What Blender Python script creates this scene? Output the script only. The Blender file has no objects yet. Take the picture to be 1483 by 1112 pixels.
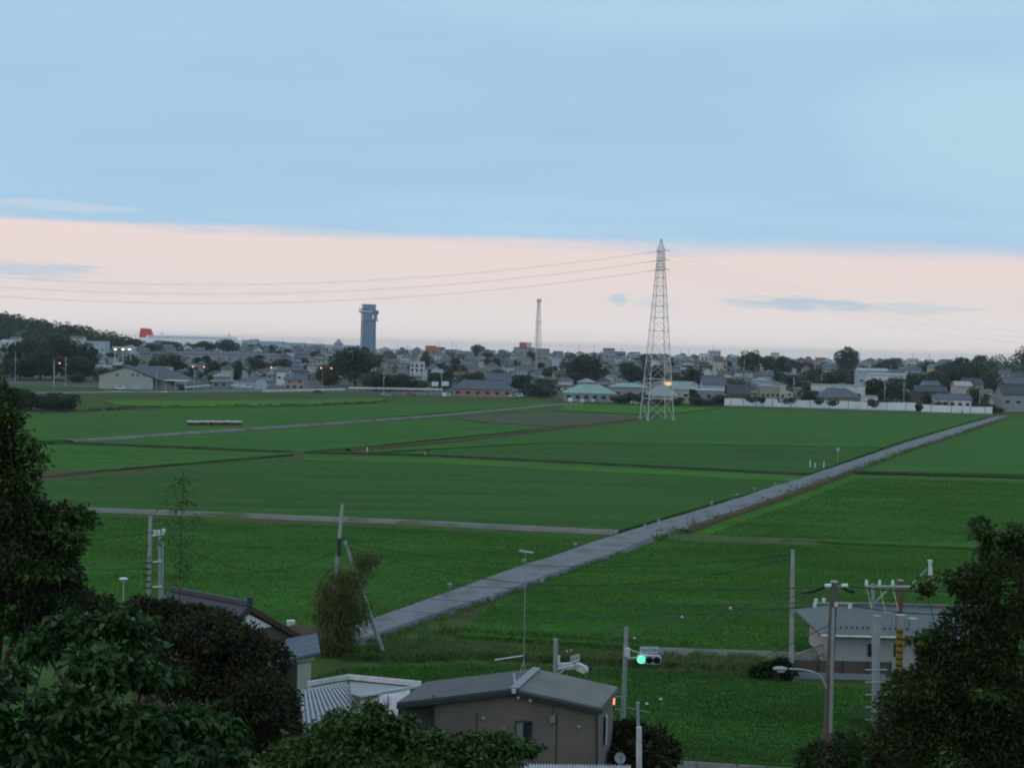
import bpy, math, random
import numpy as np
from mathutils import Vector, Matrix
rnd = random.Random(7)
S = bpy.context.scene
COL = S.collection
R_ = math.radians
# ---------------------------------------------------------------- camera
F_PX, W_PX, H_PX = 2000.0, 1483.0, 1112.0
CAM = Vector((0, 0, 21.0))
pit, rol = math.atan(51 / F_PX), R_(1.35)
fw = Vector((0, math.cos(pit), -math.sin(pit)))
r0 = Vector((1, 0, 0)); u0 = Vector((0, math.sin(pit), math.cos(pit)))
RT = r0 * math.cos(rol) + u0 * math.sin(rol)
UP = u0 * math.cos(rol) - r0 * math.sin(rol)
cam = bpy.data.cameras.new('camera'); co = bpy.data.objects.new('camera', cam); COL.objects.link(co)
M = Matrix((RT, UP, -fw)).transposed().to_4x4(); M.translation = CAM; co.matrix_world = M
cam.sensor_width = 36; cam.lens = 36 * F_PX / W_PX; cam.clip_start = 0.1; cam.clip_end = 120000
S.camera = co

def ray(u, v): return fw + RT * ((u - W_PX / 2) / F_PX) + UP * ((H_PX / 2 - v) / F_PX)
def P(u, v, Y):
    d = ray(u, v); return CAM + d * (Y / d.y)
def G(u, v, z=0.0):
    d = ray(u, v); return CAM + d * ((z - CAM.z) / d.z)
def sm(t): t = min(1, max(0, t)); return t * t * (3 - 2 * t)
def gh(x, y):
    if y < 60: return max(0.0, 19.4 - 0.33 * max(y, 0))
    z = 13.0 * sm((y - 600) / 880)
    if y > 1560: z -= 24 * sm((y - 1560) / 420)
    z += 21 * 1.12 * math.exp(-((x + 490) / 150) ** 4 - ((y - 1130) / 110) ** 2)
    z += 22 * math.exp(-((x - 432) / 70) ** 2 - ((y - 1010) / 90) ** 2)
    return z
def hz(u): return 505 + (u - 742) * 0.0235

# ---------------------------------------------------------------- materials
def nodes(m):
    m.use_nodes = True; return m.node_tree.nodes, m.node_tree.links
def mat(name, col, rough=0.7, var=0.15, scale=1.0, metal=0.0, bump=0.0, stripes=None, spec=0.3, stretch=(1, 1, 1), dirt=None):
    m = bpy.data.materials.new(name); n, l = nodes(m); b = n['Principled BSDF']
    b.inputs['Roughness'].default_value = rough; b.inputs['Metallic'].default_value = metal
    b.inputs['Specular IOR Level'].default_value = spec
    tc = n.new('ShaderNodeTexCoord'); mp = n.new('ShaderNodeMapping'); mp.inputs['Scale'].default_value = stretch
    l.new(tc.outputs['Object'], mp.inputs['Vector'])
    nz = n.new('ShaderNodeTexNoise'); nz.inputs['Scale'].default_value = scale; nz.inputs['Detail'].default_value = 6; nz.inputs['Roughness'].default_value = 0.65
    l.new(mp.outputs[0], nz.inputs['Vector'])
    cr = n.new('ShaderNodeValToRGB'); e = cr.color_ramp.elements
    e[0].position = 0.3; e[1].position = 0.7
    c = Vector(col)
    e[0].color = (*(c * (1 - var)), 1); e[1].color = (*(c * (1 + var)), 1)
    l.new(nz.outputs['Fac'], cr.inputs['Fac']); out = cr.outputs['Color']
    if dirt:
        n2 = n.new('ShaderNodeTexNoise'); n2.inputs['Scale'].default_value = dirt[1]; n2.inputs['Detail'].default_value = 5
        l.new(mp.outputs[0], n2.inputs['Vector'])
        c2 = n.new('ShaderNodeValToRGB'); c2.color_ramp.elements[0].position = 0.5; c2.color_ramp.elements[1].position = 0.68
        l.new(n2.outputs['Fac'], c2.inputs['Fac'])
        mx = n.new('ShaderNodeMix'); mx.data_type = 'RGBA'; mx.inputs['B'].default_value = (*dirt[0], 1)
        l.new(c2.outputs['Color'], mx.inputs['Factor']); l.new(out, mx.inputs['A']); out = mx.outputs['Result']
    h = nz.outputs['Fac']
    if stripes:   # (axis, scale, depth) siding or tile courses
        ax, sc, dp = stripes
        wv = n.new('ShaderNodeTexWave'); wv.wave_type = 'BANDS'; wv.bands_direction = ax; wv.inputs['Scale'].default_value = sc
        l.new(tc.outputs['Object'], wv.inputs['Vector'])
        c3 = n.new('ShaderNodeValToRGB'); c3.color_ramp.elements[0].color = (1 - dp,) * 3 + (1,); c3.color_ramp.elements[1].position = 0.45
        l.new(wv.outputs['Fac'], c3.inputs['Fac'])
        mx = n.new('ShaderNodeMix'); mx.data_type = 'RGBA'; mx.blend_type = 'MULTIPLY'; mx.inputs['Factor'].default_value = 1
        l.new(out, mx.inputs['A']); l.new(c3.outputs['Color'], mx.inputs['B']); out = mx.outputs['Result']
    l.new(out, b.inputs['Base Color'])
    if bump:
        bp = n.new('ShaderNodeBump'); bp.inputs['Strength'].default_value = bump; bp.inputs['Distance'].default_value = 0.2
        l.new(h, bp.inputs['Height']); l.new(bp.outputs[0], b.inputs['Normal'])
    return m
def leafmat(name, col, col2, scale=0.6, rough=0.5, trans=0.25):
    m = bpy.data.materials.new(name); n, l = nodes(m); b = n['Principled BSDF']
    b.inputs['Roughness'].default_value = rough; b.inputs['Specular IOR Level'].default_value = 0.25
    at = n.new('ShaderNodeAttribute'); at.attribute_name = 'tint'
    tc = n.new('ShaderNodeTexCoord'); nz = n.new('ShaderNodeTexNoise'); nz.inputs['Scale'].default_value = scale; nz.inputs['Detail'].default_value = 3
    l.new(tc.outputs['Object'], nz.inputs['Vector'])
    ad = n.new('ShaderNodeMath'); ad.operation = 'ADD'; mu = n.new('ShaderNodeMath'); mu.operation = 'MULTIPLY'; mu.inputs[1].default_value = 0.75
    l.new(at.outputs['Fac'], mu.inputs[0]); l.new(mu.outputs[0], ad.inputs[0]); l.new(nz.outputs['Fac'], ad.inputs[1])
    cr = n.new('ShaderNodeValToRGB'); e = cr.color_ramp.elements
    e[0].position = 0.4; e[1].position = 1.1 if False else 1.0; e[0].color = (*col, 1); e[1].color = (*col2, 1)
    l.new(ad.outputs[0], cr.inputs['Fac']); l.new(cr.outputs['Color'], b.inputs['Base Color'])
    tr = n.new('ShaderNodeBsdfTranslucent'); l.new(cr.outputs['Color'], tr.inputs['Color'])
    mx = n.new('ShaderNodeMixShader'); mx.inputs['Fac'].default_value = trans
    l.new(b.outputs[0], mx.inputs[1]); l.new(tr.outputs[0], mx.inputs[2])
    l.new(mx.outputs[0], n['Material Output'].inputs['Surface'])
    return m
def emit(name, col, st):
    m = bpy.data.materials.new(name); n, l = nodes(m); b = n['Principled BSDF']
    b.inputs['Base Color'].default_value = (*[c * .5 for c in col], 1)
    b.inputs['Emission Color'].default_value = (*col, 1); b.inputs['Emission Strength'].default_value = st
    m.cycles.emission_sampling = 'NONE'
    return m
def glass(name, col, rough=0.1):
    m = bpy.data.materials.new(name); n, l = nodes(m); b = n['Principled BSDF']
    b.inputs['Base Color'].default_value = (*col, 1); b.inputs['Roughness'].default_value = rough; b.inputs['Specular IOR Level'].default_value = 0.8
    return m

MT = {}
MT['bund'] = mat('bund_grass', (0.055, 0.105, 0.025), 0.95, 0.35, 0.25, dirt=((0.09, 0.085, 0.04), 0.06), spec=0.05)
MT['town'] = mat('town_ground', (0.10, 0.12, 0.10), 0.9, 0.3, 0.03, dirt=((0.05, 0.09, 0.05), 0.02), spec=0.1)
def rice(name, col, var=0.16):
    m = mat(name, col, 0.9, var, 0.22, bump=0.0, spec=0.08, stretch=(0.22, 1.0, 1.0))
    n, l = m.node_tree.nodes, m.node_tree.links; b = n['Principled BSDF']
    src = b.inputs['Base Color'].links[0].from_socket
    tc = [x for x in n if x.type == 'TEX_COORD'][0]
    # machine-planted rows and paler gaps between them
    mp = n.new('ShaderNodeMapping'); mp.inputs['Scale'].default_value = (0.012, 0.32, 1); mp.inputs['Rotation'].default_value = (0, 0, R_(3))
    l.new(tc.outputs['Object'], mp.inputs['Vector'])
    nz = n.new('ShaderNodeTexNoise'); nz.inputs['Scale'].default_value = 1.0; nz.inputs['Detail'].default_value = 4; nz.inputs['Roughness'].default_value = 0.7
    l.new(mp.outputs[0], nz.inputs['Vector'])
    cr = n.new('ShaderNodeValToRGB'); cr.color_ramp.elements[0].position = 0.34; cr.color_ramp.elements[1].position = 0.58
    cr.color_ramp.elements[0].color = (0.62, 0.66, 0.66, 1); cr.color_ramp.elements[1].color = (1.06, 1.03, 1, 1)
    l.new(nz.outputs['Fac'], cr.inputs['Fac'])
    mx = n.new('ShaderNodeMix'); mx.data_type = 'RGBA'; mx.blend_type = 'MULTIPLY'; mx.inputs['Factor'].default_value = 0.8
    l.new(src, mx.inputs['A']); l.new(cr.outputs['Color'], mx.inputs['B'])
    n2 = n.new('ShaderNodeTexNoise'); n2.inputs['Scale'].default_value = 1.6; n2.inputs['Detail'].default_value = 3
    l.new(tc.outputs['Object'], n2.inputs['Vector'])
    c2 = n.new('ShaderNodeValToRGB'); c2.color_ramp.elements[0].position = 0.3; c2.color_ramp.elements[1].position = 0.7
    c2.color_ramp.elements[0].color = (0.72, 0.74, 0.75, 1); c2.color_ramp.elements[1].color = (1.22, 1.18, 1.1, 1)
    l.new(n2.outputs['Fac'], c2.inputs['Fac'])
    m2 = n.new('ShaderNodeMix'); m2.data_type = 'RGBA'; m2.blend_type = 'MULTIPLY'; m2.inputs['Factor'].default_value = 0.8
    l.new(mx.outputs['Result'], m2.inputs['A']); l.new(c2.outputs['Color'], m2.inputs['B'])
    l.new(m2.outputs['Result'], b.inputs['Base Color'])
    bp = n.new('ShaderNodeBump'); bp.inputs['Strength'].default_value = 0.5; bp.inputs['Distance'].default_value = 0.3
    l.new(n2.outputs['Fac'], bp.inputs['Height']); l.new(bp.outputs[0], b.inputs['Normal'])
    return m
MT['rice_mid'] = rice('rice_mid', (0.043, 0.145, 0.016))
MT['rice_dark'] = rice('rice_dark', (0.036, 0.116, 0.015))
MT['rice_light'] = rice('rice_light', (0.056, 0.178, 0.016))
MT['rice_bright'] = rice('rice_bright', (0.080, 0.192, 0.020))
MT['fallow'] = mat('fallow_soil', (0.088, 0.102, 0.058), 0.95, 0.2, 0.3, stretch=(.2, 1, 1), spec=0.05)
MT['asphalt'] = mat('worn_asphalt', (0.185, 0.195, 0.205), 0.85, 0.10, 0.35, bump=0.1, dirt=((0.120, 0.124, 0.118), 0.45), spec=0.2)
MT['gravel'] = mat('track_gravel', (0.20, 0.20, 0.18), 0.95, 0.2, 0.5, dirt=((0.09, 0.12, 0.06), 0.25), spec=0.1)
MT['trackgrass'] = mat('dry_grass_track', (0.105, 0.13, 0.06), 0.95, 0.25, 0.5, spec=0.05)
MT['soil'] = mat('bank_soil', (0.098, 0.074, 0.042), 0.95, 0.3, 0.6, spec=0.05)
MT['sea'] = mat('sea_water', (0.06, 0.12, 0.17), 0.35, 0.1, 0.02, spec=0.5)
MT['bark'] = mat('bark', (0.05, 0.04, 0.03), 0.9, 0.3, 3, bump=0.4)
MT['conc'] = mat('pole_concrete', (0.34, 0.36, 0.36), 0.8, 0.12, 2.0, dirt=((0.22, 0.23, 0.22), 0.8))
MT['darkpole'] = mat('weathered_pole', (0.13, 0.115, 0.10), 0.8, 0.2, 2.0)
MT['mastbrown'] = mat('mast_brown', (0.27, 0.215, 0.20), 0.6, 0.12, 1)
MT['pylonsteel'] = mat('pylon_zinc', (0.56, 0.57, 0.57), 0.55, 0.08, 1)
MT['redpole'] = mat('rusty_pole', (0.17, 0.085, 0.06), 0.8, 0.2, 2.0)
MT['galv'] = mat('galvanised_steel', (0.36, 0.38, 0.40), 0.5, 0.12, 1.5, metal=0.3)
MT['whitesteel'] = mat('white_painted_steel', (0.66, 0.68, 0.69), 0.45, 0.07, 2.0, dirt=((0.45, 0.45, 0.43), 1.2))
MT['white'] = mat('white_wall', (0.60, 0.61, 0.60), 0.7, 0.08, 0.6, dirt=((0.40, 0.41, 0.40), 0.5))
MT['fencewhite'] = mat('fence_white', (0.74, 0.77, 0.79), 0.6, 0.08, 0.3, stripes=('X', 1.2, 0.12), dirt=((0.60, 0.64, 0.66), 0.2))
MT['porcelain'] = mat('porcelain', (0.75, 0.75, 0.73), 0.25, 0.03, 4)
MT['black'] = mat('black_rubber', (0.015, 0.016, 0.018), 0.6, 0.1, 3)
MT['wire'] = mat('wire_black', (0.03, 0.035, 0.04), 0.5, 0.1, 3)
MT['window'] = glass('window_glass', (0.03, 0.04, 0.05))
MT['tile_blue'] = mat('roof_tile_blue_grey', (0.10, 0.125, 0.155), 0.6, 0.18, 0.4, stripes=('Z', 4.0, 0.3))
MT['tile_dark'] = mat('roof_tile_dark', (0.062, 0.07, 0.082), 0.6, 0.18, 0.4, stripes=('Z', 4.0, 0.3))
MT['tile_brown'] = mat('roof_tile_brown', (0.13, 0.085, 0.065), 0.7, 0.18, 0.4, stripes=('Z', 4.0, 0.3))
MT['tile_slate'] = mat('roof_tile_slate', (0.125, 0.155, 0.185), 0.6, 0.18, 0.4, stripes=('Z', 4.0, 0.25))
MT['roof_light'] = mat('roof_sheet_pale', (0.34, 0.38, 0.41), 0.6, 0.12, 0.3)
MT['roof_green'] = mat('roof_sheet_green', (0.24, 0.37, 0.325), 0.55, 0.1, 0.2, stripes=('X', 0.7, 0.12))
MT['roof_grey'] = mat('roof_sheet_grey', (0.27, 0.30, 0.31), 0.6, 0.1, 0.2)
MT['w_cream'] = mat('wall_cream', (0.44, 0.42, 0.35), 0.8, 0.1, 0.3)
MT['w_grey'] = mat('wall_grey', (0.26, 0.28, 0.29), 0.8, 0.12, 0.3)
MT['w_pale'] = mat('wall_pale_grey', (0.40, 0.41, 0.41), 0.8, 0.1, 0.5, dirt=((0.33, 0.34, 0.34), 0.5))
MT['w_tan'] = mat('wall_tan', (0.30, 0.265, 0.21), 0.8, 0.1, 0.3)
MT['w_pink'] = mat('wall_pink_brick', (0.32, 0.20, 0.17), 0.85, 0.15, 0.8)
MT['w_blue'] = mat('wall_pale_blue', (0.36, 0.44, 0.50), 0.7, 0.1, 0.3)
MT['w_brown'] = mat('wall_dark_brown', (0.11, 0.085, 0.07), 0.8, 0.15, 0.4)
MT['w_ware'] = mat('warehouse_cladding', (0.36, 0.38, 0.34), 0.8, 0.07, 0.3, stripes=('X', 1.0, 0.06))
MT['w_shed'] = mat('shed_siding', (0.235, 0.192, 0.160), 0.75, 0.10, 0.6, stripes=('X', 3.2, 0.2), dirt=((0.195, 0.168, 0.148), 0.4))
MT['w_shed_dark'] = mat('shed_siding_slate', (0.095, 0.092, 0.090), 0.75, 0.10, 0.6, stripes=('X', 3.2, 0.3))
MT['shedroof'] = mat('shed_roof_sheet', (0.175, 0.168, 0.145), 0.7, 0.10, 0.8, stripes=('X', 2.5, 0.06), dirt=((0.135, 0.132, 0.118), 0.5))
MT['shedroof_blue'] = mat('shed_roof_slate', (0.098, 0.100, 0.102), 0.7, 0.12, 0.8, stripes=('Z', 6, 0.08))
MT['trimdark'] = mat('dark_trim', (0.05, 0.055, 0.06), 0.6, 0.1, 1)
MT['bargebrown'] = mat('barge_board_brown', (0.075, 0.045, 0.038), 0.7, 0.15, 1)
MT['tarp'] = mat('white_tarp', (0.55, 0.57, 0.58), 0.55, 0.08, 1.2, dirt=((0.30, 0.29, 0.27), 1.4))
MT['corr'] = mat('corrugated_translucent', (0.15, 0.165, 0.17), 0.5, 0.1, 1)
MT['corrlight'] = mat('corrugated_white', (0.58, 0.61, 0.63), 0.5, 0.08, 1, dirt=((0.42, 0.44, 0.45), 0.8))
MT['housetile'] = mat('house_roof_tile_green_grey', (0.125, 0.150, 0.145), 0.6, 0.12, 0.8, stripes=('Z', 7, 0.28))
MT['red'] = mat('red_paint', (0.55, 0.05, 0.035), 0.5, 0.05, 0.2)
MT['orange_sign'] = mat('sign_rust_orange', (0.40, 0.15, 0.07), 0.6, 0.08, 0.5)
MT['cream_sign'] = mat('sign_cream', (0.60, 0.50, 0.38), 0.6, 0.08, 0.5)
MT['towerglass'] = mat('tower_glass_blue', (0.14, 0.25, 0.37), 0.3, 0.15, 0.08, stripes=('Z', 0.35, 0.25), spec=0.7)
MT['towerframe'] = mat('tower_frame', (0.19, 0.20, 0.22), 0.6, 0.1, 0.3)
MT['shipwhite'] = mat('ship_white', (0.86, 0.87, 0.88), 0.5, 0.04, 0.1)
MT['yellow'] = mat('yellow_black_guard', (0.26, 0.19, 0.025), 0.6, 0.08, 1, stripes=('Z', 1.4, 0.85))
MT['signplate'] = mat('sign_plate', (0.55, 0.62, 0.68), 0.4, 0.05, 2)
MT['signink'] = mat('sign_ink_blue', (0.03, 0.07, 0.22), 0.5, 0.05, 2)
MT['skin'] = mat('skin', (0.35, 0.2, 0.14), 0.6, 0.05, 2)
MT['cloth_dark'] = mat('cloth_dark', (0.02, 0.022, 0.03), 0.8, 0.1, 3)
MT['cloth_pale'] = mat('cloth_pale', (0.42, 0.42, 0.40), 0.8, 0.1, 3)
MT['carwhite'] = glass('car_white', (0.62, 0.63, 0.64), 0.25)
MT['carsilver'] = glass('car_silver', (0.35, 0.37, 0.39), 0.25)
MT['cardark'] = glass('car_dark', (0.03, 0.035, 0.05), 0.25)
MT['carred'] = glass('car_red', (0.36, 0.09, 0.09), 0.25)
MT['tyre'] = mat('tyre', (0.02, 0.02, 0.02), 0.9, 0.1, 3)
MT['lamp_orange'] = emit('sodium_lamp', (1.0, 0.33, 0.08), 3.0)
MT['lamp_green'] = emit('green_signal', (0.05, 1.0, 0.30), 2.8)
MT['lamp_red'] = emit('red_signal', (1.0, 0.10, 0.06), 6)
MT['lamp_dimred'] = emit('red_signal_edge', (0.8, 0.05, 0.06), 0.35)
MT['lamp_white'] = emit('white_lamp', (0.9, 1.0, 0.72), 2.2)
MT['lamp_warm'] = emit('warm_window', (1.0, 0.62, 0.22), 1.0)
MT['leaf_far'] = leafmat('leaf_far', (0.020, 0.040, 0.022), (0.055, 0.085, 0.036), 0.25)
MT['leaf_hill'] = leafmat('leaf_hill', (0.018, 0.038, 0.018), (0.05, 0.085, 0.03), 0.05)
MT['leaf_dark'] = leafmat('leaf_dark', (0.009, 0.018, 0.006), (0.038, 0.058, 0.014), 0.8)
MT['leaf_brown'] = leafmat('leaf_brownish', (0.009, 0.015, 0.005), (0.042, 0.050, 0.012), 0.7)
MT['leaf_broad'] = leafmat('leaf_broad', (0.008, 0.022, 0.006), (0.040, 0.090, 0.017), 0.9, rough=0.4)
MT['leaf_pale'] = leafmat('leaf_mid', (0.014, 0.038, 0.008), (0.066, 0.120, 0.021), 0.9, rough=0.4)  # paler green leaf for new shoots, shrubs and palm fronds
MT['leaf_willow'] = leafmat('leaf_willow', (0.034, 0.064, 0.014), (0.115, 0.112, 0.030), 0.5)
MT['leaf_bamboo'] = leafmat('leaf_bamboo', (0.03, 0.075, 0.015), (0.07, 0.13, 0.03), 0.5)
MT['grass'] = leafmat('grass_blades', (0.055, 0.110, 0.025), (0.130, 0.190, 0.055), 0.3, rough=0.8)
MT['grass_dark'] = leafmat('grass_rank', (0.022, 0.055, 0.018), (0.07, 0.115, 0.035), 0.4, rough=0.8)

# ---------------------------------------------------------------- helpers
def tag(o, label=None, cat=None, group=None, kind=None):
    if label: o['label'] = label
    if cat: o['category'] = cat
    if group: o['group'] = group
    if kind: o['kind'] = kind
    return o
def empty(name, loc, label, cat, group=None):
    o = bpy.data.objects.new(name, None); COL.objects.link(o); o.location = loc; o.empty_display_size = 0.5
    return tag(o, label, cat, group)
class MB:
    def __init__(s, M=None): s.v = []; s.f = []; s.mi = []; s.M = M; s.cur = 0
    def add(s, vs, fs):
        k = len(s.v)
        for p in vs:
            p = Vector(p); s.v.append(tuple(s.M @ p) if s.M else tuple(p))
        for f in fs: s.f.append([i + k for i in f]); s.mi.append(s.cur)
        return s
    def box(s, c, d, rz=0.0):
        x, y, z = d[0] / 2, d[1] / 2, d[2] / 2; cs, sn = math.cos(rz), math.sin(rz)
        vs = [(c[0] + a * x * cs - b * y * sn, c[1] + a * x * sn + b * y * cs, c[2] + e * z) for e in (-1, 1) for a, b in ((-1, -1), (1, -1), (1, 1), (-1, 1))]
        return s.add(vs, [(3, 2, 1, 0), (4, 5, 6, 7), (0, 1, 5, 4), (1, 2, 6, 5), (2, 3, 7, 6), (3, 0, 4, 7)])
    def tube(s, p, q, r, r2=None, n=6, cap=True):
        p, q = Vector(p), Vector(q); r2 = r if r2 is None else r2
        d = q - p
        if d.length < 1e-6: return s
        d.normalize(); a = d.cross(Vector((0, 0, 1)) if abs(d.z) < .9 else Vector((1, 0, 0))).normalized(); b = d.cross(a)
        vs = []
        for c, rr in ((p, r), (q, r2)):
            for i in range(n):
                t = 2 * math.pi * i / n; vs.append(c + (a * math.cos(t) + b * math.sin(t)) * rr)
        fs = [(i, (i + 1) % n, n + (i + 1) % n, n + i) for i in range(n)]
        if cap: fs += [tuple(range(n - 1, -1, -1)), tuple(range(n, 2 * n))]
        return s.add(vs, fs)
    def path(s, pts, r, r2=None, n=5):
        r2 = r if r2 is None else r2; k = len(pts) - 1
        for i in range(k):
            s.tube(pts[i], pts[i + 1], r + (r2 - r) * i / k, r + (r2 - r) * (i + 1) / k, n, cap=(i in (0, k - 1)))
        return s
    def prism(s, poly, a, b):
        """poly of Vectors offset by vectors a and b"""
        n = len(poly); a, b = Vector(a), Vector(b)
        vs = [Vector(p) + a for p in poly] + [Vector(p) + b for p in poly]
        return s.add(vs, [tuple(range(n - 1, -1, -1)), tuple(range(n, 2 * n))] + [(i, (i + 1) % n, n + (i + 1) % n, n + i) for i in range(n)])
    def ball(s, c, r, n=8, m=5, sc=(1, 1, 1)):
        vs = [(c[0], c[1], c[2] - r * sc[2])]
        for j in range(1, m):
            t = math.pi * j / m
            for i in range(n):
                a = 2 * math.pi * i / n
                vs.append((c[0] + r * sc[0] * math.sin(t) * math.cos(a), c[1] + r * sc[1] * math.sin(t) * math.sin(a), c[2] - r * sc[2] * math.cos(t)))
        vs.append((c[0], c[1], c[2] + r * sc[2])); L = len(vs) - 1; fs = []
        for i in range(n): fs.append((0, 1 + (i + 1) % n, 1 + i)); fs.append((L, L - n + i, L - n + (i + 1) % n))
        for j in range(m - 2):
            for i in range(n):
                a = 1 + j * n + i; b = 1 + j * n + (i + 1) % n; fs.append((a, b, b + n, a + n))
        return s.add(vs, fs)
    def build(s, name, mats, parent=None, base=None, smooth=False):
        if not isinstance(mats, (list, tuple)): mats = [mats]
        org = Vector(parent.location) if parent is not None and base is None else Vector(base or (0, 0, 0))
        if parent is not None and parent.parent is not None and base is None:
            org = Vector(parent.matrix_basis.translation); p = parent.parent
            while p: org += p.location; p = p.parent
        me = bpy.data.meshes.new(name)
        me.from_pydata([tuple(Vector(v) - org) for v in s.v], [], s.f)
        for m in mats: me.materials.append(MT[m] if isinstance(m, str) else m)
        if len(mats) > 1: me.polygons.foreach_set('material_index', s.mi)
        if smooth: me.polygons.foreach_set('use_smooth', [True] * len(me.polygons))
        me.update(); o = bpy.data.objects.new(name, me); COL.objects.link(o)
        if parent is not None: o.parent = parent
        else: o.location = org
        return o
def copy_tree(o, parent=None):
    c = o.copy(); COL.objects.link(c); c.parent = parent
    for ch in o.children: copy_tree(ch, c)
    return c
def Tm(x, y, z, rz=0.0): return Matrix.Translation((x, y, z)) @ Matrix.Rotation(rz, 4, 'Z')

# leaves: numpy arrays of rhombic blades
def leaf_mesh(name, pts, nrm, size, material, parent=None, base=(0, 0, 0), seed=0, aspect=0.55, droop=0.3, lobed=False):
    g = np.random.default_rng(seed); n = len(pts)
    d = nrm + g.normal(0, 0.55, (n, 3)); d[:, 2] -= droop
    d /= np.linalg.norm(d, axis=1)[:, None] + 1e-9
    up = g.normal(0, 1, (n, 3)); up[:, 2] += 1.2
    sd = np.cross(d, up); sd /= np.linalg.norm(sd, axis=1)[:, None] + 1e-9
    nn = np.cross(sd, d)
    L = size * (0.35 + 1.15 * g.uniform(0, 1, n) ** 1.3)[:, None] * 1.05; Wd = L * aspect
    a = pts; tip = pts + d * L + nn * (-0.18 * L)
    m1 = pts + d * L * .42 + sd * Wd * .5 + nn * L * .06; m2 = pts + d * L * .42 - sd * Wd * .5 + nn * L * .06
    V = np.stack([a, m1, tip, m2], 1).reshape(-1, 3) - np.array(base)
    me = bpy.data.meshes.new(name)
    me.vertices.add(4 * n); me.vertices.foreach_set('co', V.ravel())
    me.loops.add(4 * n); me.loops.foreach_set('vertex_index', np.arange(4 * n, dtype=np.int32))
    me.polygons.add(n); me.polygons.foreach_set('loop_start', np.arange(0, 4 * n, 4, dtype=np.int32))
    me.polygons.foreach_set('loop_total', np.full(n, 4, dtype=np.int32))
    at = me.attributes.new('tint', 'FLOAT', 'FACE'); at.data.foreach_set('value', g.uniform(0, 1, n).astype(np.float32))
    me.materials.append(MT[material]); me.update(); me.validate()
    o = bpy.data.objects.new(name, me); COL.objects.link(o)
    if parent is not None: o.parent = parent
    else: o.location = base
    return o
def lobes_pts(lobes, n, seed, inner=0.55):
    """lobes: list of (cx,cy,cz,rx,ry,rz); points in the outer shell of each"""
    g = np.random.default_rng(seed); lob = np.array(lobes, float)
    w = (lob[:, 3] * lob[:, 4] + lob[:, 5] * lob[:, 4] + lob[:, 3] * lob[:, 5]); w /= w.sum()
    k = g.choice(len(lob), n, p=w); d = g.normal(0, 1, (n, 3)); d /= np.linalg.norm(d, axis=1)[:, None]
    r = inner + (1.08 - inner) * g.uniform(0, 1, n) ** 0.6
    r *= 1 + 0.16 * np.sin(d[:, 0] * 5 + k) * np.cos(d[:, 2] * 6 + 2 * k)
    p = lob[k, :3] + d * r[:, None] * lob[k, 3:]
    return p, d
def crown_lobes(cx, cy, cz, rx, ry, rz, n, seed, small=0.42):
    q = random.Random(seed); out = [(cx, cy, cz, rx * .62, ry * .62, rz * .66)]
    for i in range(n):
        a = q.uniform(0, 2 * math.pi); e = q.uniform(-0.75, 1.0); c = math.sqrt(max(0.05, 1 - e * e)); s = small * q.uniform(.65, 1.25)
        rr = 1 - s * .75
        out.append((cx + math.cos(a) * c * rx * rr, cy + math.sin(a) * c * ry * rr, cz + e * rz * rr, rx * s, ry * s, rz * s * .85))
    return out
def sprays(lobes, n, seed, k=8, spread=0.6):
    """branch tips: rosettes of k drooping leaves around a tip"""
    p, d = lobes_pts(lobes, n, seed, inner=0.6); g = np.random.default_rng(seed + 1)
    pp = np.repeat(p, k, 0); dd = np.repeat(d, k, 0)
    off = g.normal(0, 1, (n * k, 3)); off[:, 2] *= .35
    t = g.uniform(0, 1, (n * k, 1))
    pp = pp - dd * t * spread + off * spread * .12
    dd = off * 0.9 + dd * .5
    return pp, dd
def limbs(base, top, lobes, r, seed, nb=9):
    q = random.Random(seed); mb = MB(); b, t = Vector(base), Vector(top)
    pts = [b]
    for i in range(1, 6):
        p = b.lerp(t, i / 5); pts.append(p + Vector((q.uniform(-1, 1), q.uniform(-1, 1), 0)) * r * .8)
    mb.path(pts, r, r * .35, 7)
    for i in range(min(nb, len(lobes))):
        l = Vector(lobes[i][:3]); s = pts[2 + (i % 3)]; m = s.lerp(l, .55) + Vector((q.uniform(-1, 1), q.uniform(-1, 1), -abs(q.gauss(0, 1)))) * r
        mb.path([s, m, l], r * .45, r * .1, 5)
    return mb

# ---------------------------------------------------------------- world, sun
W = bpy.data.worlds.new('World'); S.world = W; W.use_nodes = True
n, l = W.node_tree.nodes, W.node_tree.links
bg = n['Background']
SUN_EL, SUN_AZ = R_(9), R_(205)     # low sun behind the camera, veiled by cloud
sk = n.new('ShaderNodeTexSky'); sk.sky_type = 'NISHITA'; sk.sun_disc = False; sk.sun_elevation = SUN_EL; sk.sun_rotation = SUN_AZ
sk.air_density = 1.2; sk.dust_density = 1.5; sk.ozone_density = 2.0
tc = n.new('ShaderNodeTexCoord'); sx = n.new('ShaderNodeSeparateXYZ'); l.new(tc.outputs['Generated'], sx.inputs[0])
def mth(op, a, b=None, c=None):
    m = n.new('ShaderNodeMath'); m.operation = op
    for i, x in enumerate((a, b, c)):
        if x is None: continue
        if isinstance(x, (int, float)): m.inputs[i].default_value = x
        else: l.new(x, m.inputs[i])
    return m.outputs[0]
def ramp(fac, els, interp='EASE'):
    r = n.new('ShaderNodeValToRGB'); r.color_ramp.interpolation = interp
    e = r.color_ramp.elements
    while len(e) < len(els): e.new(0.5)
    for k, (p, c) in enumerate(els): e[k].position = p; e[k].color = (*c, 1)
    l.new(fac, r.inputs['Fac']); return r.outputs['Color']
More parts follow.
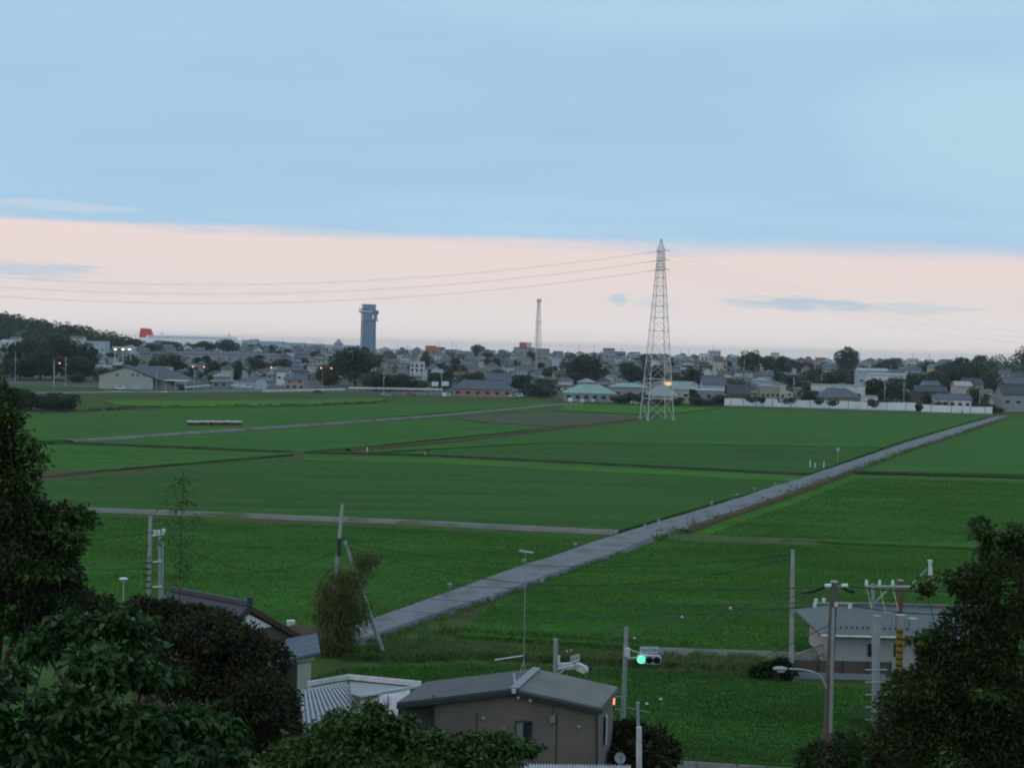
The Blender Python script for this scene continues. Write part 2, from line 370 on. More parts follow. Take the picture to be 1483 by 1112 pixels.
def mixc(f, a, b):
    m = n.new('ShaderNodeMix'); m.data_type = 'RGBA'; m.clamp_factor = True
    if isinstance(f, (int, float)): m.inputs['Factor'].default_value = f
    else: l.new(f, m.inputs['Factor'])
    for k, x in (('A', a), ('B', b)):
        if isinstance(x, tuple): m.inputs[k].default_value = (*x, 1)
        else: l.new(x, m.inputs[k])
    return m.outputs['Result']
zc = mth('MAXIMUM', sx.outputs['Z'], 0.0)
# cloud deck coordinates: the view direction projected on a flat layer
dv = mth('ADD', zc, 0.10)
cx = mth('DIVIDE', sx.outputs['X'], dv); cy = mth('DIVIDE', sx.outputs['Y'], dv)
cb = n.new('ShaderNodeCombineXYZ'); l.new(cx, cb.inputs[0]); l.new(cy, cb.inputs[1])
def noise(scale, detail, rough, st, off=(0, 0, 0)):
    mp = n.new('ShaderNodeMapping'); mp.inputs['Scale'].default_value = st; mp.inputs['Location'].default_value = off
    l.new(cb.outputs[0], mp.inputs['Vector'])
    t = n.new('ShaderNodeTexNoise'); t.inputs['Scale'].default_value = scale; t.inputs['Detail'].default_value = detail; t.inputs['Roughness'].default_value = rough
    l.new(mp.outputs[0], t.inputs['Vector']); return t.outputs['Fac']
n1 = noise(0.8, 3, 0.45, (0.45, 1.0, 1), (3.1, 0.7, 0)); n2 = noise(2.2, 5, 0.5, (0.35, 1.0, 1), (1.3, 5.2, 0)); n3 = noise(0.5, 3, 0.5, (0.7, 1, 1), (7, 2, 0))
n5 = noise(5.5, 7, 0.62, (0.5, 1.0, 1), (4, 1, 0)); n6 = noise(0.9, 3, 0.5, (0.9, 0.8, 1), (8, 3, 0))
deck = ramp(mth('ADD', mth('ADD', mth('MULTIPLY', n1, 0.40), mth('MULTIPLY', n2, 0.22)), mth('ADD', mth('MULTIPLY', n5, 0.16), mth('MULTIPLY', n6, 0.22))),
            [(0.30, (0.375, 0.585, 0.800)), (0.52, (0.420, 0.640, 0.845)), (0.74, (0.510, 0.725, 0.890))], 'LINEAR')
# the deck gets duller overhead and behind
deck = mixc(ramp(zc, [(0.0, (0, 0, 0)), (0.30, (0, 0, 0)), (0.62, (1, 1, 1))], 'LINEAR'), deck, (0.50, 0.66, 0.84))
# clear strip between the edge of the deck and the sea, pink from the afterglow
strip = ramp(zc, [(0.0, (1.10, 0.99, 0.93)), (0.012, (0.93, 0.85, 0.83)), (0.035, (0.845, 0.770, 0.755)), (0.060, (0.880, 0.740, 0.715)), (0.085, (0.900, 0.745, 0.715))], 'LINEAR')
ed = mth('ADD', mth('ADD', zc, mth('MULTIPLY', sx.outputs['X'], 0.014)), mth('MULTIPLY', mth('SUBTRACT', n2, 0.5), 0.022))
soft = mth('ADD', mth('MULTIPLY', mth('ADD', sx.outputs['X'], 0.4), 0.020), 0.006)
fac = mth('DIVIDE', mth('SUBTRACT', ed, mth('SUBTRACT', 0.0775, mth('MULTIPLY', soft, 0.5))), soft)
sf = n.new('ShaderNodeMapRange'); sf.interpolation_type = 'SMOOTHSTEP'; l.new(fac, sf.inputs['Value'])
cloudc = mixc(sf.outputs[0], strip, deck)
# small blue scraps of cloud low in the strip
def scrap(az, el, wx, wz, wob):
    dx = mth('DIVIDE', mth('SUBTRACT', mth('DIVIDE', sx.outputs['X'], sx.outputs['Y']), az), wx)
    dz = mth('DIVIDE', mth('SUBTRACT', zc, el), wz)
    r = mth('ADD', mth('ADD', mth('MULTIPLY', dx, dx), mth('MULTIPLY', dz, dz)), mth('MULTIPLY', mth('SUBTRACT', wob, 0.5), 3.2))
    q = n.new('ShaderNodeMapRange'); q.interpolation_type = 'SMOOTHSTEP'; q.inputs['From Min'].default_value = 1.3; q.inputs['From Max'].default_value = 0.0
    l.new(r, q.inputs['Value']); return q.outputs[0]
n4 = noise(6.0, 4, 0.55, (0.8, 1.0, 1), (2, 9, 0))
front = mth('GREATER_THAN', sx.outputs['Y'], 0.0)
for az, el, wx, wz, c, k in ((0.205, 0.0365, 0.055, 0.0052, (0.50, 0.64, 0.76), 0.85), (0.0755, 0.0366, 0.007, 0.0045, (0.52, 0.66, 0.78), 0.75),
                             (-0.345, 0.0465, 0.045, 0.0065, (0.50, 0.63, 0.76), 0.7), (0.10, 0.0345, 0.018, 0.0028, (0.54, 0.66, 0.76), 0.4), (0.285, 0.034, 0.05, 0.0045, (0.55, 0.66, 0.77), 0.5),
                             (-0.33, 0.0905, 0.06, 0.004, (0.66, 0.72, 0.80), 0.5)):
    cloudc = mixc(mth('MULTIPLY', mth('MULTIPLY', scrap(az, el, wx, wz, n4), front), k), cloudc, c)
# broad thin bright patches at upper right
bp = mth('MULTIPLY', mth('MULTIPLY', scrap(0.36, 0.145, 0.15, 0.05, n3), front), 0.45)
cloudc = mixc(bp, cloudc, (0.56, 0.76, 0.86))
bp = mth('MULTIPLY', mth('MULTIPLY', scrap(0.22, 0.255, 0.40, 0.035, n1), front), 0.38)
cloudc = mixc(bp, cloudc, (0.53, 0.74, 0.87))
l.new(sk.outputs[0], bg.inputs['Color']); bg.inputs['Strength'].default_value = 0.05
bg2 = n.new('ShaderNodeBackground'); l.new(cloudc, bg2.inputs['Color']); bg2.inputs['Strength'].default_value = 1.0
ms = n.new('ShaderNodeMixShader'); ms.inputs['Fac'].default_value = 0.94
l.new(bg.outputs[0], ms.inputs[1]); l.new(bg2.outputs[0], ms.inputs[2]); l.new(ms.outputs[0], n['World Output'].inputs['Surface'])
W.cycles.sampling_method = 'MANUAL'; W.cycles.sample_map_resolution = 512
sl = bpy.data.lights.new('sun', 'SUN'); sl.energy = 0.35; sl.angle = R_(25); sl.color = (1.0, 0.86, 0.78)
so = bpy.data.objects.new('sun', sl); COL.objects.link(so)
so.rotation_euler = (R_(90) - SUN_EL, 0, R_(180) - SUN_AZ + R_(0)); so.location = (0, -50, 80)
sdir = Vector((math.sin(SUN_AZ) * math.cos(SUN_EL), math.cos(SUN_AZ) * math.cos(SUN_EL), math.sin(SUN_EL)))
so.rotation_euler = sdir.to_track_quat('Z', 'Y').to_euler()

# ---------------------------------------------------------------- haze
HZ = MB().box((0, 6500 - 40, 28.5), (17500, 13100, 77)).build('haze', [], None); tag(HZ, None, None, None, 'stuff')
hm = bpy.data.materials.new('haze'); hn, hl = nodes(hm); hn.remove(hn['Principled BSDF'])
pv = hn.new('ShaderNodeVolumePrincipled'); pv.inputs['Color'].default_value = (0.86, 0.94, 1.0, 1); pv.inputs['Density'].default_value = 0.00008
pv.inputs['Anisotropy'].default_value = 0.75
hl.new(pv.outputs[0], hn['Material Output'].inputs['Volume']); HZ.data.materials.append(hm)

# ---------------------------------------------------------------- ground, sea
def sheet(name, xs, ys, f, material, kind='structure'):
    vs = [(x, y, f(x, y)) for y in ys for x in xs]; k = len(xs)
    fs = [(j * k + i, j * k + i + 1, (j + 1) * k + i + 1, (j + 1) * k + i) for j in range(len(ys) - 1) for i in range(k - 1)]
    mb = MB(); mb.v = vs; mb.f = fs; mb.mi = [0 if ys[j // 1] < 600 else 1 for j in range(len(ys) - 1) for i in range(k - 1)]
    o = mb.build(name, material); tag(o, None, None, None, kind); return o
xs = [-4000, -2500, -1500, -1000, -800] + list(range(-680, 700, 20)) + [800, 1000, 1500, 2500, 4000]
ys = [-70, -20, 0] + list(range(4, 60, 4)) + [58.7, 80, 120, 200, 300, 400, 500, 600] + list(range(620, 1600, 20)) + list(range(1600, 2300, 40))
sheet('ground', xs, sorted(ys), gh, ['bund', 'town'])
sheet('sea', [-8000, -4000, 0, 4000, 8000], [1900, 5000, 9000, 12950], lambda x, y: -7.0, ['sea'])

def slab(name, px, z0, z1, material, label=None, kind='structure'):
    top = [G(u, v, z1) for u, v in px]; mb = MB(); k = len(top)
    vs = top + [Vector((p.x, p.y, z0)) for p in top]
    mb.add(vs, [tuple(range(k))] + [(i, k + i, k + (i + 1) % k, (i + 1) % k) for i in range(k)])
    if mb.f:
        a = (top[1] - top[0]).cross(top[2] - top[0])
    o = mb.build(name, material); tag(o, label, None, None, kind)
    import bmesh
    bm = bmesh.new(); bm.from_mesh(o.data); bmesh.ops.recalc_face_normals(bm, faces=bm.faces); bmesh.ops.triangulate(bm, faces=[f for f in bm.faces if len(f.verts) > 4]); bm.to_mesh(o.data); bm.free()
    return o
def strip(name, left, right, z, material, label=None, n=60, jit=0.0):
    """a ribbon between two pixel polylines on the ground"""
    def res(pl):
        p3 = [G(u, v, z) for u, v in pl]; L = [0]
        for a, b in zip(p3, p3[1:]): L.append(L[-1] + (b - a).length)
        out = []
        for i in range(n + 1):
            s = L[-1] * i / n; k = max(j for j in range(len(L)) if L[j] <= s + 1e-6); k = min(k, len(L) - 2)
            out.append(p3[k].lerp(p3[k + 1], (s - L[k]) / (L[k + 1] - L[k])))
        return out
    a, b = res(left), res(right); q = random.Random(len(left) * 7 + n)
    mb = MB(); vs = []
    for p, r in zip(a, b):
        d = (r - p).normalized()
        p = p + d * q.uniform(-jit, jit); r = r + d * q.uniform(-jit, jit)
        vs += [p - d * .35 - Vector((0, 0, z)), p, r, r + d * .35 - Vector((0, 0, z))]
    mb.add(vs, [(4 * i + j, 4 * i + j + 1, 4 * i + j + 5, 4 * i + j + 4) for i in range(n) for j in range(3)])
    o = mb.build(name, material); tag(o, label, None, None, 'structure'); return o
def line_strip(name, pl, w, z, material, label=None, n=50, jit=0.15):
    p3 = [G(u, v, 0) for u, v in pl]; mb = MB(); q = random.Random(int(pl[0][0]) + n); vs = []
    L = [0]
    for a, b in zip(p3, p3[1:]): L.append(L[-1] + (b - a).length)
    for i in range(n + 1):
        s = L[-1] * i / n; k = min(max(j for j in range(len(L)) if L[j] <= s + 1e-6), len(L) - 2)
        p = p3[k].lerp(p3[k + 1], (s - L[k]) / (L[k + 1] - L[k])); d = (p3[k + 1] - p3[k]).normalized(); nn = Vector((-d.y, d.x, 0))
        a, b = w / 2 + q.uniform(-jit, jit), w / 2 + q.uniform(-jit, jit); zz = Vector((0, 0, z))
        vs += [p + nn * (a + .4), p + nn * a + zz, p - nn * b + zz, p - nn * (b + .4)]
    mb.add(vs, [(4 * i + j, 4 * i + j + 4, 4 * i + j + 5, 4 * i + j + 1) for i in range(n) for j in range(3)])
    o = mb.build(name, material); tag(o, label, None, None, 'structure'); return o
RL = [(500, 909), (543, 894), (651, 855), (759, 818), (832, 794), (900, 771), (1030, 733), (1160, 692), (1312, 641), (1380, 620), (1442, 603)]
RR = [(470, 940), (530, 921), (594, 899), (710, 861), (770, 840), (900, 795), (946, 777), (1030, 750), (1160, 706), (1223, 683), (1326, 646), (1380, 629), (1460, 601)]
strip('road', RL, RR, 0.45, 'asphalt', 'grey farm road running diagonally through the rice fields', 90, 0.22)
line_strip('gravel_track', [(40, 736), (300, 746), (600, 758), (896, 773)], 1.5, 0.36, 'gravel', 'pale gravel track joining the road from the left')
line_strip('narrow_path', [(962, 779), (1200, 787), (1500, 798)], 0.5, 0.40, 'trackgrass', 'thin pale path between the two rice fields right of the road')
line_strip('far_track', [(100, 640), (440, 617), (640, 602), (800, 587), (840, 585)], 2.0, 0.42, 'gravel', 'far pale track rising across the fields toward the pink-walled house')
line_strip('ditch_bank', [(1226, 684), (1350, 688), (1600, 696)], 2.4, 0.38, 'grass_dark', 'dark weedy ditch line right of the road')
line_strip('field_bank', [(-60, 644), (100, 642), (440, 656), (620, 660), (800, 669), (1172, 688)], 1.2, 0.38, 'grass_dark', 'dark grassy bank crossing the fields')
line_strip('soil_bank', [(-60, 706), (40, 693), (120, 685)], 3.0, 0.42, 'soil', 'bare reddish soil bank at the left field edge')
line_strip('soil_bank', [(120, 685), (300, 668), (438, 656)], 1.0, 0.40, 'trackgrass', 'dry grassy bank slanting between two left fields')
line_strip('soil_bank', [(505, 653), (660, 640), (800, 622), (925, 607)], 1.2, 0.38, 'soil', 'brown bank slanting up toward the pylon feet')
line_strip('soil_bank', [(985, 771), (1060, 747), (1160, 711), (1228, 685)], 1.5, 0.40, 'soil', 'bare brown bank along the right road edge')
line_strip('narrow_path', [(930, 943), (1060, 946), (1215, 950)], 1.0, 0.30, 'gravel', 'pale footpath behind the traffic lights')
line_strip('path', [(930, 1101), (1010, 1106), (1150, 1117)], 1.2, 0.25, 'gravel', 'pale path at the near edge of the lowest field')
FLD = [
 ('rice_mid', [(-160, 742), (60, 744), (885, 778), (832, 799), (759, 823), (651, 860), (545, 898), (440, 912), (380, 925), (-160, 925)], 'rice field left of the road below the gravel track'),
 ('rice_dark', [(-160, 716), (40, 699), (440, 666), (620, 670), (800, 679), (1150, 696), (1030, 729), (900, 767), (60, 732), (-160, 726)], 'wide dark rice field between bank and gravel track'),
 ('rice_light', [(438, 660), (620, 663), (800, 672), (1166, 690), (1150, 696), (800, 679), (620, 670), (440, 666)], 'paler strip of rice along the crossing bank'),
 ('rice_mid', [(-160, 650), (60, 645), (425, 657), (40, 689), (-160, 704)], 'wedge shaped rice field at the left'),
 ('rice_mid', [(120, 641), (440, 620), (650, 605), (690, 613), (800, 619), (500, 649), (440, 653)], 'rice field below the far track'),
 ('rice_mid', [(520, 655), (805, 626), (935, 611), (1000, 598), (1049, 592), (1430, 603), (1312, 637), (1280, 647), (800, 640), (560, 653)], 'rice field around the pylon feet'),
 ('rice_dark', [(565, 655), (800, 641), (1280, 648), (1180, 683), (1172, 685), (800, 666)], 'darker strip of rice below the pylon'),
 ('fallow', [(655, 604), (800, 597), (925, 601), (932, 606), (870, 613), (800, 617), (700, 611)], 'brown fallow field left of the pylon'),
 ('rice_mid', [(-160, 604), (60, 601), (240, 592), (440, 590), (560, 584), (780, 583), (796, 585), (440, 614), (100, 637), (-160, 641)], 'rice field holding the row of covered stacks'),
 ('rice_bright', [(150, 580), (440, 579), (560, 576), (545, 582), (440, 587), (240, 589), (170, 586)], 'bright green far field strip'),
 ('rice_light', [(822, 585), (930, 588), (1045, 590), (990, 597), (930, 599), (808, 594)], 'pale green field before the green-roofed building'),
 ('rice_mid', [(1470, 605), (1700, 611), (1700, 692), (1250, 681), (1330, 651), (1384, 634)], 'far rice field right of the road'),
 ('fallow', [(1432, 615), (1600, 619), (1600, 627), (1452, 622)], 'brown patch right of the road end'),
 ('rice_mid', [(1234, 688), (1700, 700), (1700, 806), (1430, 793), (1000, 776), (1040, 757), (1165, 714)], 'rice field between ditch and thin path'),
 ('rice_light', [(1120, 731), (1165, 714), (1234, 688), (1250, 690), (1180, 718), (1060, 762), (1020, 777), (1000, 776), (1040, 757)], 'bright rice edge along the road'),
 ('rice_mid', [(955, 783), (1430, 799), (1700, 808), (1700, 962), (1215, 945), (1000, 938), (900, 934), (660, 918), (720, 870), (775, 848), (900, 803)], 'large near rice field right of the road'),
 ('rice_dark', [(500, 968), (700, 960), (900, 970), (1100, 978), (1170, 992), (1320, 1000), (1320, 1125), (1150, 1108), (980, 1098), (420, 1100), (440, 985)], 'nearest dark rice field behind the brown shed'),
]
for i, (m, px, lab) in enumerate(FLD):
    z = 0.32 if m != 'fallow' else 0.14
    if 'strip' in lab or 'edge' in lab or 'patch' in lab: z += 0.05
    slab('rice_field' if m != 'fallow' else 'fallow_field', px, 0.02, z, m, lab)

def rice_plants(px, n, size, material, seed, ymax, label, row=.8):
    g = np.random.default_rng(seed); poly = [G(u, v, .3) for u, v in px]; X = [p.x for p in poly]; Y = [p.y for p in poly]
    x = g.uniform(min(X), max(X), n * 4); y = g.uniform(max(62, min(Y)), min(max(Y), ymax), n * 4)
    wob = .12 * np.sin(x * .35 + y * .05) + .1 * np.sin(x * .9); y = np.round((y + .05 * x) / row) * row - .05 * x + wob + g.normal(0, row * .34, n * 4)
    keep = (np.sin(x * .21 + 1.3 * np.sin(y * .33)) * np.cos(y * .27 + x * .05)) > g.uniform(-2.6, .95, n * 4); y = np.where(keep, y, -999)
    ins = np.zeros(n * 4, bool); k = len(poly)
    for i in range(k):
        a, b = poly[i], poly[(i + 1) % k]
        c_ = ((a.y > y) != (b.y > y)) & (x < (b.x - a.x) * (y - a.y) / (b.y - a.y + 1e-12) + a.x); ins ^= c_
    ins &= (np.abs(x) < y * .40 + 2); x, y = x[ins][:n], y[ins][:n]; m = len(x)
    p_ = np.stack([x, y, np.full(m, .30)], 1); d_ = np.zeros((m, 3)); d_[:, 2] = 1.1
    tag(leaf_mesh('rice_plants', p_, d_, size, material, None, (0, 0, 0), seed, .35, 0), label, None, None, 'stuff')
MT['leaf_rice'] = leafmat('leaf_rice', (0.041, 0.122, 0.015), (0.055, 0.152, 0.018), 0.05, rough=0.8)
MT['leaf_rice_dark'] = leafmat('leaf_rice_dark', (0.030, 0.090, 0.013), (0.042, 0.114, 0.016), 0.05, rough=0.8)
rice_plants(FLD[-1][1], 100000, .11, 'leaf_rice_dark', 201, 120, 'rice plants of the nearest field')
rice_plants(FLD[-2][1], 170000, .125, 'leaf_rice', 202, 170, 'rice plants of the large field right of the road')
rice_plants(FLD[0][1], 130000, .14, 'leaf_rice', 203, 190, 'rice plants of the field left of the road')
rice_plants(FLD[13][1], 100000, .15, 'leaf_rice', 204, 235, 'rice plants of the field between ditch and thin path')

# ---------------------------------------------------------------- grass on the banks (uncountable)
def grass_strip(name, pl, width, n, h, material, seed, label, clump=14):
    q = np.random.default_rng(seed); p3 = [G(u, v, 0) for u, v in pl]; seg = [(b - a).length for a, b in zip(p3, p3[1:])]
    tot = sum(seg); C = []
    k = max(1, n // clump)
    for i in range(k):
        s = q.uniform(0, tot); j = 0
        while s > seg[j] and j < len(seg) - 1: s -= seg[j]; j += 1
        a, b = p3[j], p3[j + 1]; p = a.lerp(b, s / seg[j]); d = (b - a).normalized()
        o = q.normal(0, .36) * width; C.append((p.x - d.y * o, p.y + d.x * o))
    C = np.repeat(np.array(C), clump, 0); m = len(C); P0 = np.zeros((m, 3)); P0[:, :2] = C + q.normal(0, h * .55, (m, 2)); P0[:, 2] = 0.03
    N = np.zeros((m, 3)); N[:, 2] = 1.7; N[:, :2] = q.normal(0, .5, (m, 2))
    sc = np.repeat(q.uniform(.5, 1.5, k), clump)[:m]
    o = leaf_mesh(name, P0, N, h * sc[:, None] if False else h, material, None, (0, 0, 0), seed, aspect=.16, droop=0)
    return tag(o, label, None, None, 'stuff')
grass_strip('grass', [(520, 930), (600, 903), (710, 866), (770, 846), (900, 802)], 2.4, 10000, .33, 'grass', 1, 'weedy grass verge on the right side of the road')
grass_strip('grass', [(500, 945), (600, 930), (750, 943), (900, 952), (1100, 962), (1150, 972)], 6.0, 15000, .30, 'grass', 2, 'rank grass strip between the two nearest rice fields')
grass_strip('grass', [(500, 958), (700, 953), (900, 964), (1100, 972)], 1.0, 3500, .38, 'grass_dark', 3, 'dark weeds at the back of the nearest rice field')
grass_strip('grass', [(640, 917), (800, 928), (900, 934), (1000, 939)], 1.2, 3000, .42, 'grass_dark', 9, 'dark weeds along the front of the large rice field')
grass_strip('grass', [(543, 897), (651, 858), (759, 821), (900, 775)], 0.8, 3500, .3, 'grass', 4, 'low grass on the left road verge')
grass_strip('grass', [(950, 783), (1030, 754), (1160, 710), (1326, 650), (1440, 612)], 1.2, 4000, .7, 'grass', 5, 'grass on the right bank of the road further off')
grass_strip('grass', [(1226, 686), (1350, 689), (1500, 693)], 1.0, 2600, .5, 'grass_dark', 6, 'tall dark reeds along the ditch')
grass_strip('grass', [(60, 599), (240, 590), (440, 588), (560, 583)], 1.5, 2600, .9, 'grass_dark', 7, 'dark weeds below the bright far field')
grass_strip('grass', [(960, 1092), (1060, 1100), (1140, 1108)], 2.0, 4500, .35, 'grass', 8, 'weeds along the near edge of the lowest field')

# ---------------------------------------------------------------- houses
def roof_gable(mb, w, d, he, hr, o=0.5, t=0.22):
    s = (hr - he) / (d / 2) * o
    ys_ = [(-d / 2 - o, he - s), (0, hr), (d / 2 + o, he - s)]
    vs = []
    for x in (-w / 2 - o, w / 2 + o):
        vs += [(x, y, z + t) for y, z in ys_] + [(x, y, z) for y, z in ys_]
    mb.add(vs, [(0, 6, 7, 1), (1, 7, 8, 2), (3, 4, 10, 9), (4, 5, 11, 10), (0, 3, 9, 6), (2, 8, 11, 5), (0, 1, 4, 3), (1, 2, 5, 4), (6, 9, 10, 7), (7, 10, 11, 8)])
    mb.box((0, 0, hr + t + .05), (w + 2 * o, .35, .22))
def roof_hip(mb, w, d, he, hr, o=0.6, t=0.2, inset=None):
    inset = min(w, d) / 2 * .9 if inset is None else inset
    a, b = w / 2 + o, d / 2 + o
    vs = [(-a, -b, he), (a, -b, he), (a, b, he), (-a, b, he), (-a, -b, he + t), (a, -b, he + t), (a, b, he + t), (-a, b, he + t), (-w / 2 + inset, 0, hr + t), (w / 2 - inset, 0, hr + t)]
    mb.add(vs, [(3, 2, 1, 0), (0, 1, 5, 4), (1, 2, 6, 5), (2, 3, 7, 6), (3, 0, 4, 7), (4, 5, 9, 8), (5, 6, 9), (6, 7, 8, 9), (7, 4, 8)])
    mb.box((0, 0, hr + t + .03), (w - 2 * inset + .3, .3, .2))
def walls(mb, w, d, he, hr=None, z0=-1.5):
    mb.add([(x, y, z) for z in (z0, he) for x, y in ((-w / 2, -d / 2), (w / 2, -d / 2), (w / 2, d / 2), (-w / 2, d / 2))],
           [(0, 1, 5, 4), (1, 2, 6, 5), (2, 3, 7, 6), (3, 0, 4, 7), (4, 5, 6, 7)])
    if hr:
        for x in (-w / 2, w / 2): mb.add([(x, -d / 2, he), (x, d / 2, he), (x, 0, hr)], [(0, 1, 2) if x > 0 else (1, 0, 2)])
def win(mb, x, z, w, h, y): mb.box((x, y - .03, z), (w, .08, h))
def house(name, label, cat, x, y, rz, w, d, he, hr, rtype, wall, roof, group=None, wins=(), z=None, o=.5, z0=-1.5, wmat='window', extra=None):
    z = gh(x, y) if z is None else z
    T = Tm(x, y, z, rz); root = empty(name, (x, y, z), label, cat, group)
    a = MB(T); walls(a, w, d, he, hr if rtype == 'gable' else None, z0); a.build('wall', wall, root)
    r = MB(T)
    if rtype == 'gable': roof_gable(r, w, d, he, hr, o)
    elif rtype == 'hip': roof_hip(r, w, d, he, hr, o)
    else: r.box((0, 0, he + .15), (w + 2 * o * .4, d + 2 * o * .4, .3)); r.box((0, 0, he + .45), (w - .2, d - .2, .25))
    r.build('roof', roof, root)
    for wn in wins:
        m = MB(T); win(m, *wn, -d / 2); m.build('window', wmat, root)
    return root
TAKEN = []   # (x, y, r)
def pxhouse(name, label, cat, ua, ub, vt, ve, Y, d, rtype, wall, roof, rz=0.0, group=None, nw=3, wh=1.1, rows=1, o=.5):
    """a house whose front spans ua..ub, with its ridge at vt and eave at ve"""
    a, b = P(ua, ve, Y), P(ub, ve, Y); x = (a.x + b.x) / 2; y = Y + d / 2; zg = gh(x, y)
    w = (b.x - a.x); zr = P((ua + ub) / 2, vt, Y + d / 2).z - zg; ze = (a.z + b.z) / 2 - zg
    ze = max(ze, 2.6); zr = max(zr, ze + .3)
    if rtype == 'gable_front':
        rz += math.pi / 2; w, d = d, w; rtype = 'gable'
        wl = []
    else:
        wl = [(-w / 2 + w * (i + .5) / nw, ze * .55 if rows == 1 else ze * (.3 + (j + .4) / rows * .68), min(1.8, w / nw * .5), wh) for i in range(nw) for j in range(rows)]
    TAKEN.append((x, y, max(w, d) * .62))
    return house(name, label, cat, x, y, rz, w, d, ze, zr, rtype, wall, roof, group, wl, o=o)

# the specific buildings
def warehouse():
    Y = 585; a, b = P(143, 563, Y), P(221, 565, Y); x = (a.x + b.x) / 2; w = b.x - a.x; z = gh(x, Y)
    root = empty('warehouse', (x, Y, 0), 'cream gabled warehouse with a long dark side roof at the far field edge', 'warehouse')
    eL, eR, ap = P(143, 543, Y), P(221, 548, Y), P(183, 532, Y); L = 34
    m = MB()
    base = [(a.x, Y, -.5), (b.x, Y, -.5), (b.x, Y, eR.z), (ap.x, Y, ap.z), (a.x, Y, eL.z)]
    m.add(base + [(p[0] + 6, Y + L, p[2]) for p in base], [(0, 1, 2, 3, 4), (1, 6, 7, 2), (0, 4, 9, 5), (6, 5, 9, 8, 7)]); m.build('wall', 'w_ware', root)
    r = MB()
    for e in (eL, eR):
        dx = -.8 if e is eL else 9.0 ; dz = -.25 if e is eL else -2.9
        q = [Vector((ap.x, Y - .5, ap.z + .08)), Vector((e.x + dx, Y - .5, e.z + .08 + dz))]
        r.add([q[0], q[1], q[1] + Vector((6, L + 1, 0)), q[0] + Vector((6, L + 1, 0))] + [p + Vector((0, 0, .3)) for p in (q[0], q[1], q[1] + Vector((6, L + 1, 0)), q[0] + Vector((6, L + 1, 0)))],
              [(0, 1, 2, 3), (4, 5, 6, 7), (0, 1, 5, 4), (1, 2, 6, 5), (2, 3, 7, 6), (3, 0, 4, 7)])
    r.build('roof', 'tile_dark', root)
    for u in (170, 192, 200, 209):
        p = P(u, 543, Y); mm = MB().box((p.x, Y - .05, p.z), (.9, .1, .9)); mm.build('vent', 'trimdark', root)
    p = P(197, 560, Y); MB().box((p.x, Y - .08, p.z - .4), (3.6, .16, 2.6)).build('shutter_door', 'w_blue', root)
    s = MB(); p0 = P(232, 553, Y + 4); s.box((p0.x + 2, Y + 8, 2.0), (9, 7, 4.4)); s.build('annex', 'w_ware', root)
    s = MB(); p0 = P(255, 551, Y + 2); s.box((p0.x, Y + 4, p0.z), (9.5, 6, .35))
    for dx in (-4.2, 0, 4.2): s.tube((p0.x + dx, Y + 1.4, 0), (p0.x + dx, Y + 1.4, p0.z), .12)
    s.build('canopy', 'whitesteel', root)
    TAKEN.append((x, Y + 10, 26))
warehouse()
pxhouse('water_tower_house', 'small pale box tower with dark openings behind the warehouse roof', 'tower house', 231, 247, 531, 533, 640, 5, 'flat', 'white', 'roof_grey', nw=3, wh=1.3)
pxhouse('farmhouse', 'long low pink-walled farmhouse wing with slate blue roof at the field edge', 'house', 656, 742, 551, 564, 592, 9, 'hip', 'w_pink', 'tile_blue', nw=6)
pxhouse('farmhouse', 'taller pink-gabled house with blue-grey roof rising behind the long pink wing', 'house', 706, 739, 540, 555, 604, 9, 'gable', 'w_pink', 'tile_blue', nw=3)
pxhouse('community_hall', 'long building with pale green hipped roof and grey walls', 'hall', 818, 893, 557, 570, 566, 15, 'hip', 'w_grey', 'roof_green', nw=6, wh=1.4)
pxhouse('community_hall', 'rear wing with pale green roof between hall and pylon', 'hall', 886, 940, 555, 561, 596, 12, 'hip', 'w_grey', 'roof_green', nw=3)
pxhouse('village_hall', 'grey hip-roofed building with wide eaves seen through the pylon', 'hall', 940, 984, 557, 574, 560, 13, 'hip', 'w_cream', 'roof_grey', nw=3)
pxhouse('house', 'cream house with small green gable roof right of the pylon feet', 'house', 976, 999, 553, 563, 575, 8, 'gable', 'w_cream', 'roof_green', nw=2)
pxhouse('carport_row', 'long low garage with thin white roof left of the white fence', 'garage', 1004, 1050, 564, 565.5, 585, 6, 'flat', 'w_grey', 'whitesteel', nw=3)
pxhouse('townhouse', 'blue-grey roofed house with bright cyan gable edge above the garage', 'house', 1018, 1050, 545, 556, 612, 9, 'gable', 'w_blue', 'tile_blue', nw=2)
pxhouse('storage_block', 'tan storage block with pale top edge behind the white fence', 'storage block', 1102, 1130, 558, 560, 570, 9, 'flat', 'w_tan', 'roof_light', nw=4)
pxhouse('storage_block', 'cream narrow end of the storage row behind the white fence', 'storage block', 1130, 1138, 559, 561, 569, 9, 'flat', 'w_cream', 'roof_light', nw=1)
pxhouse('farmhouse', 'dark purple-grey gabled farmhouse just behind the left fence end', 'house', 1056, 1086, 557, 570, 572, 9, 'gable', 'w_brown', 'tile_dark', nw=3)
pxhouse('farmhouse', 'broad slate-roofed farmhouse behind the middle of the white fence', 'house', 1186, 1246, 563, 576, 574, 10, 'hip', 'w_tan', 'tile_blue', nw=4, o=1.0)
pxhouse('long_shed', 'long white shed standing behind the slate-roofed farmhouse', 'shed', 1180, 1253, 557, 559, 604, 8, 'flat', 'white', 'roof_light', nw=4)
pxhouse('house', 'small white outbuilding with dark doorway behind the white fence', 'outbuilding', 1252, 1271, 573, 575, 566, 5, 'flat', 'white', 'roof_light', nw=1, wh=2)
pxhouse('greenhouse', 'long pale greenhouse roof in front of the distant wood', 'greenhouse', 1243, 1286, 534, 537, 760, 8, 'gable', 'w_blue', 'roof_light', nw=4)
